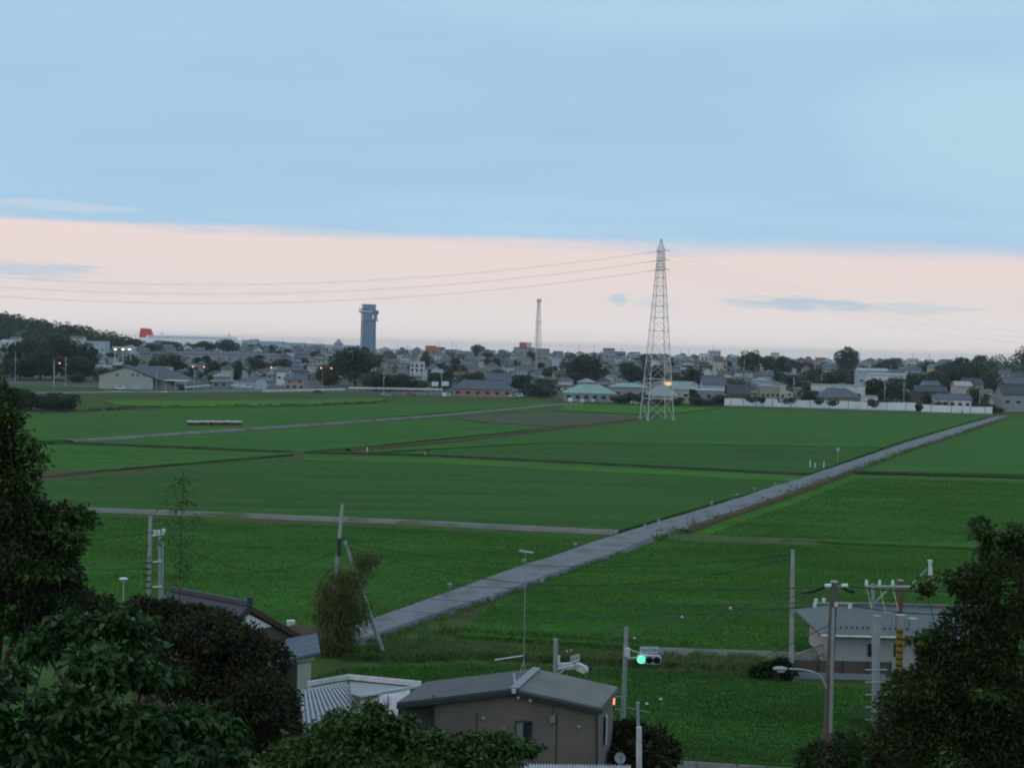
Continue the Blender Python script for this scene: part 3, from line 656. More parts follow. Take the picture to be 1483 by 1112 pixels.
pxhouse('greenhouse', 'thin white greenhouse one row before the long pale one', 'greenhouse', 1258, 1312, 541, 543, 720, 6, 'gable', 'white', 'roof_light', nw=4)
pxhouse('long_house', 'long grey roof with bright white wall band near the fence end', 'house', 1352, 1407, 571, 578, 565, 8, 'gable', 'white', 'tile_blue', nw=5)
pxhouse('long_house', 'wide dark grey roof behind the long white-banded house', 'house', 1328, 1372, 559, 567, 596, 9, 'gable', 'w_brown', 'tile_dark', nw=3)
pxhouse('house', 'white house with peaked gable facing the fields', 'house', 1340, 1361, 552, 558, 640, 8, 'gable', 'white', 'tile_blue', nw=2)
pxhouse('house', 'yellowish low house with pale roof beside the grey gable', 'house', 1386, 1408, 553, 559, 622, 9, 'gable', 'w_cream', 'roof_light', nw=2)
pxhouse('house', 'grey house with steep cream gable near the right end of town', 'house', 1398, 1424, 548, 557, 640, 9, 'gable', 'w_cream', 'tile_dark', nw=2)
pxhouse('farmhouse', 'big dark-roofed house at the end of the diagonal road', 'house', 1452, 1530, 558, 571, 566, 10, 'gable', 'w_grey', 'tile_dark', nw=5)
pxhouse('farmhouse', 'second roof tier standing behind the house at the road end', 'house', 1456, 1540, 548, 556, 590, 9, 'gable', 'w_brown', 'tile_blue', nw=4)
pxhouse('apartment_block', 'white three-storey apartment block with dark balconies', 'apartment block', 594, 614, 523, 525, 760, 10, 'flat', 'white', 'roof_light', nw=3, wh=1.5, rows=3)
pxhouse('apartment_block', 'white cubic house just right of the three-storey apartment block', 'house', 625, 640, 532, 536, 720, 9, 'flat', 'white', 'roof_light', nw=2, wh=1.3, rows=2)
pxhouse('apartment_block', 'pale block with rooftop mast on the far skyline right of the pylon', 'office block', 1028, 1044, 507, 508.5, 1250, 14, 'flat', 'w_blue', 'roof_light', nw=4, wh=1.4, rows=3)
c_ = P(1033.5, 498, 1255); z_ = P(1033.5, 507.5, 1255); m_ = MB().tube((z_.x, 1256, z_.z - .5), (z_.x, 1256, c_.z), .22, .12, 6).build('rooftop_mast', 'galv', [o for o in COL.objects if o.get('label') == 'pale block with rooftop mast on the far skyline right of the pylon'][0])
pxhouse('apartment_block', 'low white wing beside the block with the rooftop mast', 'office block', 1015, 1030, 511.5, 513, 1255, 12, 'flat', 'white', 'roof_light', nw=3, wh=3)
pxhouse('house', 'cream house with a rounded gable below the far white block', 'house', 1036, 1048, 517, 523, 900, 9, 'gable', 'w_cream', 'tile_brown', nw=2)
pxhouse('apartment_block', 'small yellowish rooftop block above the twin dark trees', 'building', 1119, 1129, 510.5, 511.5, 1200, 9, 'flat', 'w_cream', 'roof_light', nw=2)
pxhouse('lit_house', 'house with a glowing yellow window behind the pylon', 'house', 960, 974, 551, 553, 640, 8, 'flat', 'w_cream', 'roof_light', nw=0)
p = P(967, 555.5, 640); MB().box((p.x, 639.9, p.z), (3.6, .2, 1.6)).build('window', 'lamp_warm', [o for o in COL.objects if o.name == 'lit_house'][0])
pxhouse('school_block', 'long white school-like block below the left wooded hill', 'school', 100, 118, 487, 490, 1000, 12, 'gable', 'white', 'tile_brown', nw=4)
pxhouse('school_block', 'lower pale wing right of the block under the wooded hill', 'school', 118, 152, 493, 495, 990, 12, 'flat', 'w_blue', 'roof_light', nw=5)
pxhouse('house', 'pale villa at the left frame edge below the wooded hill', 'house', 0, 14, 492, 496, 960, 10, 'gable', 'white', 'roof_light', nw=3)
pxhouse('house', 'white villa with peaked top beside the left dark grove', 'house', 14, 26, 488, 491, 960, 10, 'gable', 'white', 'tile_blue', nw=2)
pxhouse('house', 'cream cottage with a beige wall right of the twin lamps', 'house', 320, 334, 531, 535, 690, 8, 'gable', 'w_cream', 'tile_dark', nw=2)
pxhouse('long_shed', 'long grey industrial roof crossing the left part of town', 'shed', 250, 400, 510.5, 513, 980, 20, 'gable', 'w_grey', 'tile_blue', nw=10)
pxhouse('house', 'house with vivid blue sheet roof left of the orange lamps', 'house', 400, 418, 532, 538, 680, 8, 'gable', 'white', 'tile_blue', nw=2)
pxhouse('pavilion', 'small pointed pavilion on the skyline left of the observation tower', 'pavilion', 484, 495, 491, 498, 1400, 8, 'hip', 'w_grey', 'roof_grey', nw=0)
pxhouse('office_block', 'low white building with rooftop blocks left of the observation tower', 'building', 470, 520, 499, 500.5, 1350, 14, 'flat', 'w_blue', 'roof_light', nw=6, wh=2)
for ua, ub, vt, lab in ((350, 362, 492, 'pale harbour shed right of the ship'), (363, 372, 491, 'small cube-shaped harbour tower block'), (376, 410, 494, 'long bluish warehouse on the harbour skyline'), (412, 440, 496, 'low pale harbour store on the skyline'), (442, 468, 497.5, 'thin white harbour shed before the pavilion')):
    pxhouse('harbour_shed', lab, 'shed', ua, ub, vt, vt + 1, 1540, 16, 'flat', 'w_blue', 'roof_light', nw=0, group='harbour buildings on the skyline')
pxhouse('house', 'brown-roofed box building on the skyline right of the tower', 'building', 616, 631, 500.5, 501.5, 1300, 12, 'flat', 'orange_sign', 'tile_brown', nw=2)
pxhouse('signboard_building', 'flat building carrying the orange and cream rooftop billboard', 'building', 744, 775, 503, 504, 1300, 12, 'flat', 'w_grey', 'tile_dark', nw=4)
pxhouse('signboard_building', 'low broad block at the foot of the lattice mast', 'building', 776, 796, 505, 506, 1010, 12, 'flat', 'w_grey', 'tile_dark', nw=2)
pxhouse('shop', 'flat dark box building on the skyline above the broad tree', 'building', 875, 890, 505, 506.5, 1150, 12, 'gable', 'w_grey', 'tile_dark', nw=2)
pxhouse('shop', 'low blue-roofed hall left of the broad dark tree', 'hall', 800, 822, 518, 520, 900, 12, 'flat', 'w_blue', 'roof_light', nw=3)
# billboard on roof
def billboard():
    Y = 1299; a, b = P(752, 503, Y), P(770, 496, Y); z0 = min(a.z, b.z) ; root = empty('rooftop_billboard', ((a.x + b.x) / 2, Y, a.z - .4), 'wide rooftop billboard half rust orange and half cream beside the mast', 'billboard')
    mid = a.x + (b.x - a.x) * .6
    MB().box(((a.x + mid) / 2, Y, (a.z + b.z) / 2), (mid - a.x, .5, b.z - a.z)).build('panel', 'orange_sign', root)
    MB().box(((b.x + mid) / 2 + .01, Y, (a.z + b.z) / 2), (b.x - mid, .45, b.z - a.z)).build('panel', 'cream_sign', root)
    s = MB()
    for k in range(5): x = a.x + (b.x - a.x) * (k + .5) / 5; s.tube((x, Y + .6, a.z - 1.6), (x, Y + .3, b.z - .5), .12)
    s.build('frame', 'galv', root)
billboard()
# petrol station
def station():
    Y = 880; a, b = P(160, 503, Y), P(196, 503, Y); x = (a.x + b.x) / 2; z = gh(x, Y)
    root = empty('petrol_station', (x, Y, z), 'petrol station with bright lamps under a pale canopy', 'petrol station')
    MB().box((x + 1, Y, a.z), (b.x - a.x - 2, 8, .8)).build('canopy', 'white', root)
    for k in (-1, 0, 1): MB().tube((x + k * 5, Y, z), (x + k * 5, Y, a.z - .4), .25).build('post', 'white', root)
    p0, p1 = P(190, 510, Y - 4), P(193, 500, Y - 4); MB().box(((p0.x + p1.x) / 2, Y - 4, (p0.z + p1.z) / 2), (2.2, .4, p1.z - p0.z)).build('price_sign', 'w_blue', root)
    for u, v in ((167, 506), (178, 506), (187.5, 506)):
        p = P(u, v, Y - 4.2); MB().box(p, (1.6, .6, .7)).build('lamp', 'lamp_white', root)
    TAKEN.append((x, Y, 12))
station()

# observation tower
def obs_tower():
    Y = 1450; c = P(533, 498, Y); x = c.x; z = gh(x, Y) ; top = P(535, 441.5, Y).z; m = .725
    root = empty('observation_tower', (x, Y, z), 'tall blue glass observation tower with projecting decks near its top', 'tower')
    T = Tm(x, Y, z, R_(14)); H = top - z
    s = MB(T); w = 13.0
    vs = [(a * w / 2 * k, b * w / 2 * k, h) for h, k in ((-2, 1.05), (H - 7, .97)) for a, b in ((-1, -1), (1, -1), (1, 1), (-1, 1))]
    s.add(vs, [(0, 1, 5, 4), (1, 2, 6, 5), (2, 3, 7, 6), (3, 0, 4, 7), (4, 5, 6, 7)]); s.build('shaft', 'towerglass', root)
    f = MB(T)
    for a, b in ((-1, -1), (1, -1), (1, 1), (-1, 1)): f.tube((a * w / 2 * 1.05, b * w / 2 * 1.05, -2), (a * w / 2 * .98, b * w / 2 * .98, H - 7), .5, .5, 4)
    for k in range(7): f.box((0, 0, 6 + k * (H - 20) / 7), (w * 1.04, w * 1.04, .35))
    f.build('frame', 'towerframe', root)
    MB(T).box((0, 0, H - 3.2), (13.2, 13.2, 6.4)).build('top_block', 'towerglass', root)
    MB(T).box((0, 0, H + .15), (13.8, 13.8, .5)).build('parapet', 'towerframe', root)
    d = MB(T); d.box((0, 0, H - 8.2), (17.0, 15.6, .7)); d.box((2.2, 0, H - 16.6), (14.6, 15.0, .6)); d.build('deck', 'towerframe', root)
    g = MB(T); g.box((0, 0, H - 12.4), (14.2, 14.2, 8)); g.build('lookout_room', 'towerglass', root)
    b1 = MB(T); b1.box((-5.6, -2.8, H - 7.1), (9.5, 11.5, 1.5)); b1.build('balcony', 'white', root)
    b1 = MB(T); b1.box((-5.6, -2.8, H - 4.8), (9.5, 11.5, .7)); b1.build('canopy', 'towerframe', root)
    b2 = MB(T); b2.box((7.2, -2.0, H - 8.0), (4.4, 10, 4.8)); b2.build('balcony', 'towerframe', root)
    b2 = MB(T); b2.box((6.6, -1.5, H - 13.5), (3.6, 9, 5.2)); b2.build('lookout_room', 'w_blue', root)
    MB(T).box((3.6, -7.2, H - 12.6), (1.8, .3, 3.4)).build('window', 'lamp_white' if False else 'shipwhite', root)
    TAKEN.append((x, Y, 20))
obs_tower()

# lattice mast
def lattice(mb, x, y, z0, z1, h0, h1, n, r, rot=0.0, geom=None):
    cs, sn = math.cos(rot), math.sin(rot)
    def pt(i, t, hh=None):
        h = h0 + (h1 - h0) * t if hh is None else hh; a, b = ((-1, -1), (1, -1), (1, 1), (-1, 1))[i % 4]
        return Vector((x + (a * cs - b * sn) * h, y + (a * sn + b * cs) * h, z0 + (z1 - z0) * t))
    ts = [0.0]; st = 1.0
    for k in range(n): ts.append(ts[-1] + st); st *= .9 if h1 < h0 * .7 else 1.0
    ts = [t / ts[-1] for t in ts]
    for i in range(4): mb.tube(pt(i, 0), pt(i, 1), r, r * .85, 5)
    for k in range(n):
        a, b = ts[k], ts[k + 1]
        for i in range(4):
            mb.tube(pt(i, b), pt(i + 1, b), r * .5, None, 4, False); mb.tube(pt(i, a), pt(i + 1, b), r * .38, None, 4, False); mb.tube(pt(i + 1, a), pt(i, b), r * .38, None, 4, False)
    return pt
def comm_mast():
    Y = 1000; b = P(779, 506, Y); x = b.x; z = gh(x, Y); t = P(780.5, 433, Y).z
    root = empty('radio_mast', (x, Y, z), 'slender lattice radio mast standing alone on the skyline', 'mast')
    m = MB(); lattice(m, x, Y, z, z + (t - z) * .68, 2.0, 1.25, 9, .13, .5); lattice(m, x, Y, z + (t - z) * .68, t - 1, 1.25, .8, 5, .12, .5); m.build('lattice', 'mastbrown', root)
    m = MB(); m.tube((x - 1.1, Y - 1.2, z), (x - .7, Y - .8, t - 2), .20, .15, 6); m.build('cable_ladder', 'galv', root)
    MB().box((x, Y, z + (t - z) * .68), (3.6, 3.6, .3), .5).build('platform', 'galv', root)
    m = MB(); m.box((x, Y, t - 1.2), (2.0, 2.0, 2.2), .3)
    for k in range(6):
        a = k * math.pi / 3; m.box((x + 1.5 * math.cos(a), Y + 1.5 * math.sin(a), t - 1.1), (.4, .4, 2.4), a)
    m.build('antenna', 'whitesteel', root)
comm_mast()

# ---------------------------------------------------------------- pylon and its lines
def pylon():
    Y = 424; b = P(951, 607, Y); x = b.x; z = 0.0; ztop = P(956, 346, Y).z; zw = P(955, 391, Y).z; zs = P(956, 364, Y).z; rot = R_(12)
    root = empty('power_pylon', (x, Y, z), 'tall grey lattice power pylon standing in the rice field', 'pylon')
    m = MB(); lattice(m, x, Y, z, zw, 4.15, 1.15, 11, .13, rot); m.build('tower_body', 'pylonsteel', root)
    m = MB(); lattice(m, x, Y, zw, zs, 1.15, .85, 6, .11, rot); lattice(m, x, Y, zs, ztop, .85, .12, 2, .09, rot); m.build('tower_head', 'pylonsteel', root)
    ends = []
    for v in (364, 377.5, 391):
        za = P(955, v, Y).z; m = MB()
        for s in (-1, 1):
            tip = Vector((x - math.sin(rot) * s * 4.4, Y + math.cos(rot) * s * 4.4, za + .15))
            for a in (-1, 1):
                q = Vector((x + math.cos(rot) * a * .95 - math.sin(rot) * s * .9, Y + math.sin(rot) * a * .95 + math.cos(rot) * s * .9, za))
                m.tube(q, tip, .09, .05, 4); m.tube(q + Vector((0, 0, 1.5)), tip, .06, .05, 4)
                for k in (.35, .7): m.tube(q.lerp(tip, k), (q + Vector((0, 0, 1.5))).lerp(tip, k), .04, None, 4)
            ends.append((tip, za))
        m.build('crossarm', 'pylonsteel', root)
    for k in range(4):
        a, c = ((-1, -1), (1, -1), (1, 1), (-1, 1))[k]; cs, sn = math.cos(rot), math.sin(rot)
        MB().box((x + (a * cs - c * sn) * 4.15, Y + (a * sn + c * cs) * 4.15, .35), (.9, .9, .7), rot).build('footing', 'conc', root)
    return x, Y, ends, Vector((x, Y, ztop))
PX, PY, ENDS, PTOP = pylon()
def span(pts, r, name, label, cat, group=None, material='wire', n=4):
    mb = MB(); mb.path(pts, r, None, n); o = mb.build(name, material, None, base=pts[0]); tag(o, label, cat, group); return o
k = 0
for tip, za in ENDS:
    nm = ('top', 'top', 'middle', 'middle', 'lowest', 'lowest')[k]; fr = 'rear' if k % 2 else 'front'; k += 1
    # left span (level catenary, next tower out of frame)
    pts = [tip + Vector((-s, -s * .02, -.1754 * s + .000549 * s * s)) for s in [0] + [2 + 318 * (i / 40) for i in range(41)]]
    span(pts, .015, 'power_line', f'{nm} {fr} conductor sagging from the pylon to the left', 'power line', 'pylon conductors')
    for dr, ln in ((Vector((-1, -.02, -.16)), 2.6), (Vector((.6, .78, -.085)), 2.6)):
        m = MB(); d = dr.normalized()
        for j in range(9): m.tube(tip + d * (.3 + j * .27), tip + d * (.42 + j * .27), .13, .13, 6)
        m.tube(tip, tip + d * 2.8, .04, None, 4)
        o = m.build('insulator_string', 'porcelain', [q for q in COL.objects if q.name == 'power_pylon'][0])
    pts = []
    for i in range(41):
        t = 1.55 * i / 40; pts.append(Vector((tip.x + 215 * t, tip.y + 280 * t, tip.z - 30.6 * t + 14.2 * t * t)))
    span(pts, .012, 'power_line', f'{nm} {fr} conductor falling from the pylon to the right', 'power line', 'pylon conductors')

# ---------------------------------------------------------------- ferry
def ferry():
    Y = 1980; a, b = P(203, 495, Y), P(347, 495, Y); L = b.x - a.x; x = (a.x + b.x) / 2; z = -7.0
    root = empty('ferry', (x, Y, z), 'large white ferry with a red funnel moored beyond the town', 'ship')
    zd = P(275, 488.3, Y).z
    h = MB(); prof = [(-L / 2, 9), (-L / 2 + 4, 12), (L / 2 - 22, 12), (L / 2 - 6, 6), (L / 2 + 2, .6)]
    vs = []
    for zz, k in ((z - 1, .94), (z + 10, .98), (zd - 3, 1.0)):
        for px, hw in prof: vs.append((x + px * k, Y - hw, zz))
        for px, hw in reversed(prof): vs.append((x + px * k, Y + hw, zz))
    n = 10; h.add(vs, [(j * n + i, j * n + (i + 1) % n, (j + 1) * n + (i + 1) % n, (j + 1) * n + i) for j in range(2) for i in range(n)] + [tuple(range(2 * n, 3 * n))]); h.build('hull', 'shipwhite', root)
    s = MB(); s.box((x + 3, Y, zd - 1.0), (L - 16, 20, 4)); s.box((x + L * .08, Y, zd + 1.6), (L * .62, 17, 1.6)); s.box((x + L * .40, Y, zd + .9), (13, 18, 3.4)); s.build('superstructure', 'shipwhite', root)
    for kk in range(2):
        w = MB(); w.box((x + 2, Y - 10.1, zd - .1 - kk * 1.7), (L - 24, .3, .5)); w.build('window_band', 'towerframe', root)
    zf = P(212, 476, Y).z; x0, x1 = P(202.5, 487, Y).x, P(222.5, 487, Y).x; t0, t1 = P(204.5, 477, Y).x, P(219, 477, Y).x; zb = P(212, 489, Y).z
    f = MB(); f.add([(x0, Y - 5, zb), (x1, Y - 5, zb), (x1, Y + 5, zb), (x0, Y + 5, zb), (t0, Y - 4, zf), (t1 - 1, Y - 4, zf), (t1 - 1, Y + 4, zf), (t0, Y + 4, zf)], [(0, 1, 5, 4), (1, 2, 6, 5), (2, 3, 7, 6), (3, 0, 4, 7), (4, 5, 6, 7)])
    fo = f.build('funnel', 'red', root)
    p = MB()
    for q in range(4): xx = t0 + 1 + q * 2.6; p.tube((xx, Y, zf - .2), (xx - .5, Y, zf + 1.3), .55, .5, 6)
    p.build('exhaust_pipe', 'trimdark', fo)
    m = MB(); xm = P(332, 490, Y).x; zt = P(330, 482, Y).z; m.tube((xm + .6, Y, zd), (xm - 1, Y, zt), .6, .3, 6); m.box((xm - .2, Y, zd + 3), (3.6, 5, .4)); m.tube((xm - .5, Y, zd + 3), (xm + 1.6, Y, zt + .2), .2); m.build('mast', 'bargebrown', root)
    m = MB(); xm = P(234, 487, Y).x; m.box((xm, Y, zd + 3), (5, 8, 4)); m.build('deckhouse', 'shipwhite', root)
ferry()

# ---------------------------------------------------------------- far trees
PROTO = []
def proto_tree(seed, rx, ry, rz, cz, n, leaf, material):
    """unit tree: height about 1, origin at its foot"""
    lob = crown_lobes(0, 0, cz, rx, ry, rz, 15, seed); p, d = lobes_pts(lob, n, seed + 50)
    p[:, 2] = np.maximum(p[:, 2], 0.03)
    c = leaf_mesh('crown', p, d, leaf, material, None, (0, 0, 0), seed, aspect=.8, droop=.1)
    t = limbs((0, 0, -.05), (0, 0, cz + rz * .2), lob, .03, seed, 6).build('trunk', 'bark')
    me = (c.data, t.data)
    bpy.data.objects.remove(c); bpy.data.objects.remove(t); return me
for sd in range(5): PROTO.append(proto_tree(sd + 3, .47, .47, .46, .52, 4600, .05, 'leaf_far'))
PROTO.append(proto_tree(21, .5, .5, .42, .44, 3600, .05, 'leaf_far'))      # low bush
PROTO.append(proto_tree(22, .34, .34, .47, .5, 3200, .045, 'leaf_far'))    # upright
def far_tree(x, y, w, h, label, cat='tree', kind=None, group=None, name='tree', z=None, d=None):
    k = rnd.randrange(5) if kind is None else kind
    r = empty(name, (x, y, gh(x, y) if z is None else z), label, cat, group)
    r.scale = (w, d or w, h); r.rotation_euler.z = 0
    c = bpy.data.objects.new('crown', PROTO[k][0]); COL.objects.link(c); c.parent = r; c.rotation_euler.z = rnd.uniform(0, 6.28)
    t = bpy.data.objects.new('trunk', PROTO[k][1]); COL.objects.link(t); t.parent = r
    return r
def px_tree(u, vt, w, Y, label, kind=None, group=None, name='tree', cat='tree'):
    p = P(u, vt, Y); z = gh(p.x, Y); h = max(1.5, p.z - z); W_ = w * Y / F_PX * (1.12 if kind != 6 else 1.5)
    TAKEN.append((p.x, Y, W_ * .5)); return far_tree(p.x, Y, W_, h, label, cat, kind, group, name)
g_ = 'trees of the dark grove at the left'
for u, v, w, Y, lab in ((20, 494, 40, 700, 'dark tree at the left end of the grove'), (47, 488, 46, 700, 'second dark tree of the grove from its left end'), (78, 486, 50, 690, 'tallest dark tree in the middle of the grove'), (103, 491, 44, 695, 'dark tree right of the tallest grove tree'), (124, 497, 36, 690, 'dark tree closing the grove on its right'),
        (60, 505, 60, 670, 'low dark tree in front of the grove middle'), (112, 515, 46, 668, 'low dark tree in front of the grove right end'), (30, 515, 50, 668, 'low dark tree in front of the grove left end')):
    px_tree(u, v, w, Y, lab, None, g_)
for a in ((516, 503, 66, 700, 'broad flat-topped dark tree below the observation tower', 0), (850, 511, 68, 800, 'broad rounded dark tree left of the pylon', 1), (914, 527, 38, 720, 'dark tree between the broad tree and the pylon', 2),
          (785, 551, 62, 612, 'wide bushy tree right of the pink-walled farmhouse', 5), (1004, 531, 34, 690, 'upright dark tree right of the pylon legs', 3), (1087, 503.5, 32, 1000, 'tall bushy crown on the skyline above the fence', 4),
          (1118, 513, 26, 1000, 'dark skyline tree beside the tall bushy crown', 1), (1136, 515, 24, 1000, 'lower rounded skyline tree right of its twin', 2), (1228, 502.5, 34, 1000, 'lone round tree on the skyline at the right', 0),
          (1286, 515, 42, 1100, 'flat wide tree right of the lone round tree', 5), (330, 490, 32, 1250, 'rounded tree in front of the ship bow', 1), (298, 494, 30, 1250, 'dark tree in front of the ship side', 0), (276, 496, 26, 1250, 'small tree in front of the ship side', 5),
          (244, 494, 28, 1240, 'tree in front of the ship deckhouse', 2), (194, 489.5, 22, 1200, 'tree just below the red funnel', 1), (218, 497, 30, 1190, 'bushy tree under the red funnel', 5),
          (250, 512, 42, 740, 'dark tree behind the warehouse annex', 3), (230, 522, 30, 720, 'shorter dark tree behind the small box tower', 2), (345, 522, 20, 720, 'slim tree beside the cream cottage', 6), (309, 520, 26, 740, 'tree between the twin lamps and the cream cottage', 1),
          (374, 513, 36, 860, 'dark tree above the long field houses', 5), (410, 519, 30, 800, 'dark tree above the blue roof', 3), (487, 520, 30, 760, 'tree hugging the left of the broad flat-topped one', 2), (470, 524, 24, 740, 'small tree beside the orange lamps', 5),
          (545, 536, 60, 640, 'low dark thicket tree right of the broad flat-topped tree', 5), (592, 537, 50, 650, 'dark hedge-like tree below the apartment block', 5), (640, 536, 30, 660, 'dark shrubby tree left of the pink farmhouse', 5), (565, 540, 40, 640, 'rounded thicket before the apartment block', 1),
          (692, 499, 20, 1400, 'small round tree on the skyline beyond the pink farmhouse', 0), (690, 536, 50, 660, 'tree behind the pink farmhouse roof', 5), (725, 533, 34, 700, 'tree behind the taller pink gable', 1),
          (758, 541, 34, 660, 'tree between pink gable and bushy tree', 3), (840, 535, 40, 700, 'dark tree under the broad rounded one', 5), (950, 528, 34, 760, 'dark tree right behind the pylon', 2), (980, 540, 22, 700, 'small tree behind the village hall', 5),
          (905, 566, 36, 556, 'round shrub in front of the green-roofed hall', 5), (930, 566, 26, 552, 'shrub beside the pylon at the hall corner', 5), (958, 574, 24, 550, 'shrub before the village hall', 5), (982, 573, 20, 548, 'small round shrub at the hall corner', 5),
          (1003, 563, 16, 560, 'upright shrub left of the low garage', 6), (1015, 572, 34, 552, 'reddish-dark shrub before the garage', 5), (1040, 568, 26, 556, 'dark shrub at the fence start', 5),
          (1068, 544, 30, 660, 'olive tree behind the purple-grey farmhouse', 5), (1150, 538, 40, 740, 'dark wood edge tree behind the storage block', 5), (1178, 549, 44, 640, 'tree left of the long white shed', 1), (1176, 564, 26, 580, 'round tree rising over the fence middle', 3),
          (1210, 529, 50, 800, 'broad dark tree in the wooded belt', 5), (1250, 531, 44, 780, 'dark tree in the belt left of the greenhouse', 5), (1170, 529, 44, 820, 'dark tree at the left of the wooded belt', 5), (1275, 548, 50, 610, 'rounded tree right of the long white shed', 2), (1300, 545, 36, 640, 'tree between the long white shed and gabled house', 3),
          (1345, 564, 20, 570, 'olive rounded tree over the fence near the gap', 4), (1412, 556, 22, 575, 'olive rounded tree near the fence end', 4), (1319, 573, 14, 562, 'small dark shrub over the fence', 5),
          (1345, 531, 44, 760, 'dark tree in the right wooded belt', 5), (1380, 529, 46, 780, 'dark tree in the middle of the right belt', 1), (1412, 526, 46, 780, 'dark tree at the right end of the belt', 3), (1432, 532, 36, 740, 'dark tree behind the right gable', 5), (1320, 533, 36, 760, 'dark tree right of the greenhouse', 5),
          (1398, 516, 34, 1080, 'skyline tree left of the right wooded hill', 1), (1420, 514, 24, 1080, 'pointed skyline tree before the right wooded hill', 6), (1372, 520, 30, 1100, 'low skyline tree far right', 5), (1340, 521, 34, 1150, 'low dark skyline tree right of the flat wide one', 5),
          (1170, 520, 40, 1050, 'low trees left of the lone round tree', 5), (1440, 583, 24, 545, 'bush at the fence end by the road', 5), (1262, 575, 16, 562, 'dark shrub beside the white outbuilding', 5)):
    px_tree(a[0], a[1], a[2], a[3], a[4], a[5])
for u, v, w, lab in ((12, 556, 44, 'bush clump at the left field edge'), (45, 558, 44, 'second bush from the left field edge'), (75, 563, 40, 'middle bush of the left field edge'), (100, 566, 34, 'rightmost bush of the left field edge'), (30, 565, 50, 'low bush in front of the left clump'), (85, 572, 44, 'low bush in front of the rightmost clump')):
    px_tree(u, v, w, 398, lab, 5, 'bushes at the left field edge', 'bush', 'bush')
# wooded hills read as one mass
def wood(name, label, pts, seed, leaf=1.2):
    lob = []; q = random.Random(seed)
    for x, y, s in pts:
        z = gh(x, y); h = s * q.uniform(.8, 1.25); lob.append((x, y, z + h * .5, h * .62, h * .62, h * .5)); lob.append((x + q.uniform(-3, 3), y, z + h * .3, h * .5, h * .5, h * .4))
    p, d = lobes_pts(lob, 330 * len(pts), seed, .75)
    o = leaf_mesh(name, p, d, leaf, 'leaf_hill', None, (0, 0, 0), seed, aspect=.8, droop=.1); tag(o, label, None, None, 'stuff')
q = random.Random(5); pts = []
while len(pts) < 290:
    x, y = q.uniform(-560, -322), q.uniform(1030, 1190)
    if gh(x, y) > 9: pts.append((x, y, q.uniform(6, 9)))
wood('wood', 'dense wood covering the left hill', pts, 11)
pts = []
while len(pts) < 70:
    x, y = q.uniform(355, 480), q.uniform(940, 1060)
    if gh(x, y) > 7: pts.append((x, y, q.uniform(8, 12)))
wood('wood', 'dense wood covering the right hill', pts, 12)

# ---------------------------------------------------------------- infill of the town
LMK = [(75, 'the dark grove'), (182, 'the cream warehouse'), (262, 'the ferry'), (390, 'the harbour sheds'), (533, 'the observation tower'), (604, 'the apartment block'), (700, 'the pink farmhouse'), (779, 'the radio mast'), (850, 'the broad rounded tree'), (952, 'the pylon'), (1087, 'the bushy crown'), (1228, 'the lone round tree'), (1350, 'the fence gap'), (1450, 'the road end')]
WALLS = [('w_cream', 'cream'), ('w_grey', 'grey'), ('white', 'white'), ('w_tan', 'tan'), ('w_blue', 'pale blue'), ('w_brown', 'brown'), ('w_grey', 'grey')]
ROOFS = [('tile_blue', 'blue-grey'), ('tile_dark', 'dark'), ('tile_blue', 'blue-grey'), ('tile_slate', 'slate'), ('tile_brown', 'brown'), ('tile_slate', 'slate'), ('roof_grey', 'pale grey')]
ROWS = [(640, 'near the fields'), (678, 'one row back'), (720, 'two rows back'), (768, 'three rows back'), (822, 'in the middle of town'), (884, 'past mid-town'), (952, 'well back'), (1030, 'far back'), (1110, 'near the skyline'), (1200, 's'), (1290, 's'), (1380, 's'), (1470, 's'), (1550, 's')]
MESHC = {}
def draw_tiny(mb, kind, mw, mr, mg):
    B0 = mb.M or Matrix.Identity(4); mb.cur = mw
    if kind == 0:
        walls(mb, 11, 8, 5.6, 8.0); mb.cur = mr; roof_gable(mb, 11, 8, 5.6, 8.0, .7)
    elif kind == 1:
        walls(mb, 12, 9, 3.2); mb.cur = mr; roof_hip(mb, 12, 9, 3.2, 4.4, .9, .2, 2); mb.cur = mw
        mb.M = B0 @ Matrix.Translation((-.6, .8, 0)); walls(mb, 8, 6, 6.0); mb.cur = mr; roof_hip(mb, 8, 6, 6.0, 8.0, .7, .2)
    elif kind == 2:
        walls(mb, 8, 10, 5.4); mb.cur = mr; roof_hip(mb, 8, 10, 5.4, 7.4, .6)
    else:
        walls(mb, 15, 9, 4.0); mb.cur = mr; mb.box((0, 0, 4.15), (15.5, 9.5, .3)); mb.box((0, 0, 4.4), (14.8, 8.8, .2))
    mb.M = B0; mb.cur = mg; yf = {0: -4, 1: -4.5, 2: -5, 3: -4.5}[kind]; hw = {0: 11, 1: 12, 2: 8, 3: 15}[kind]
    for i in range(3): win(mb, -hw / 2 + hw * (i + .5) / 3, 1.5, 1.7, 1.4, yf)
    if kind in (0, 2):
        for i in range(2): win(mb, -hw / 4 + hw / 2 * i, 4.3, 1.5, 1.1, yf)
def tiny_house(kind, wi, ri):
    key = (kind, wi, ri)
    if key in MESHC: return MESHC[key]
    mb = MB(); draw_tiny(mb, kind, 0, 1, 2)
    o = mb.build('town_house', [WALLS[wi][0], ROOFS[ri][0], 'window']); MESHC[key] = o.data; bpy.data.objects.remove(o); return MESHC[key]
cand = []
q = random.Random(31)
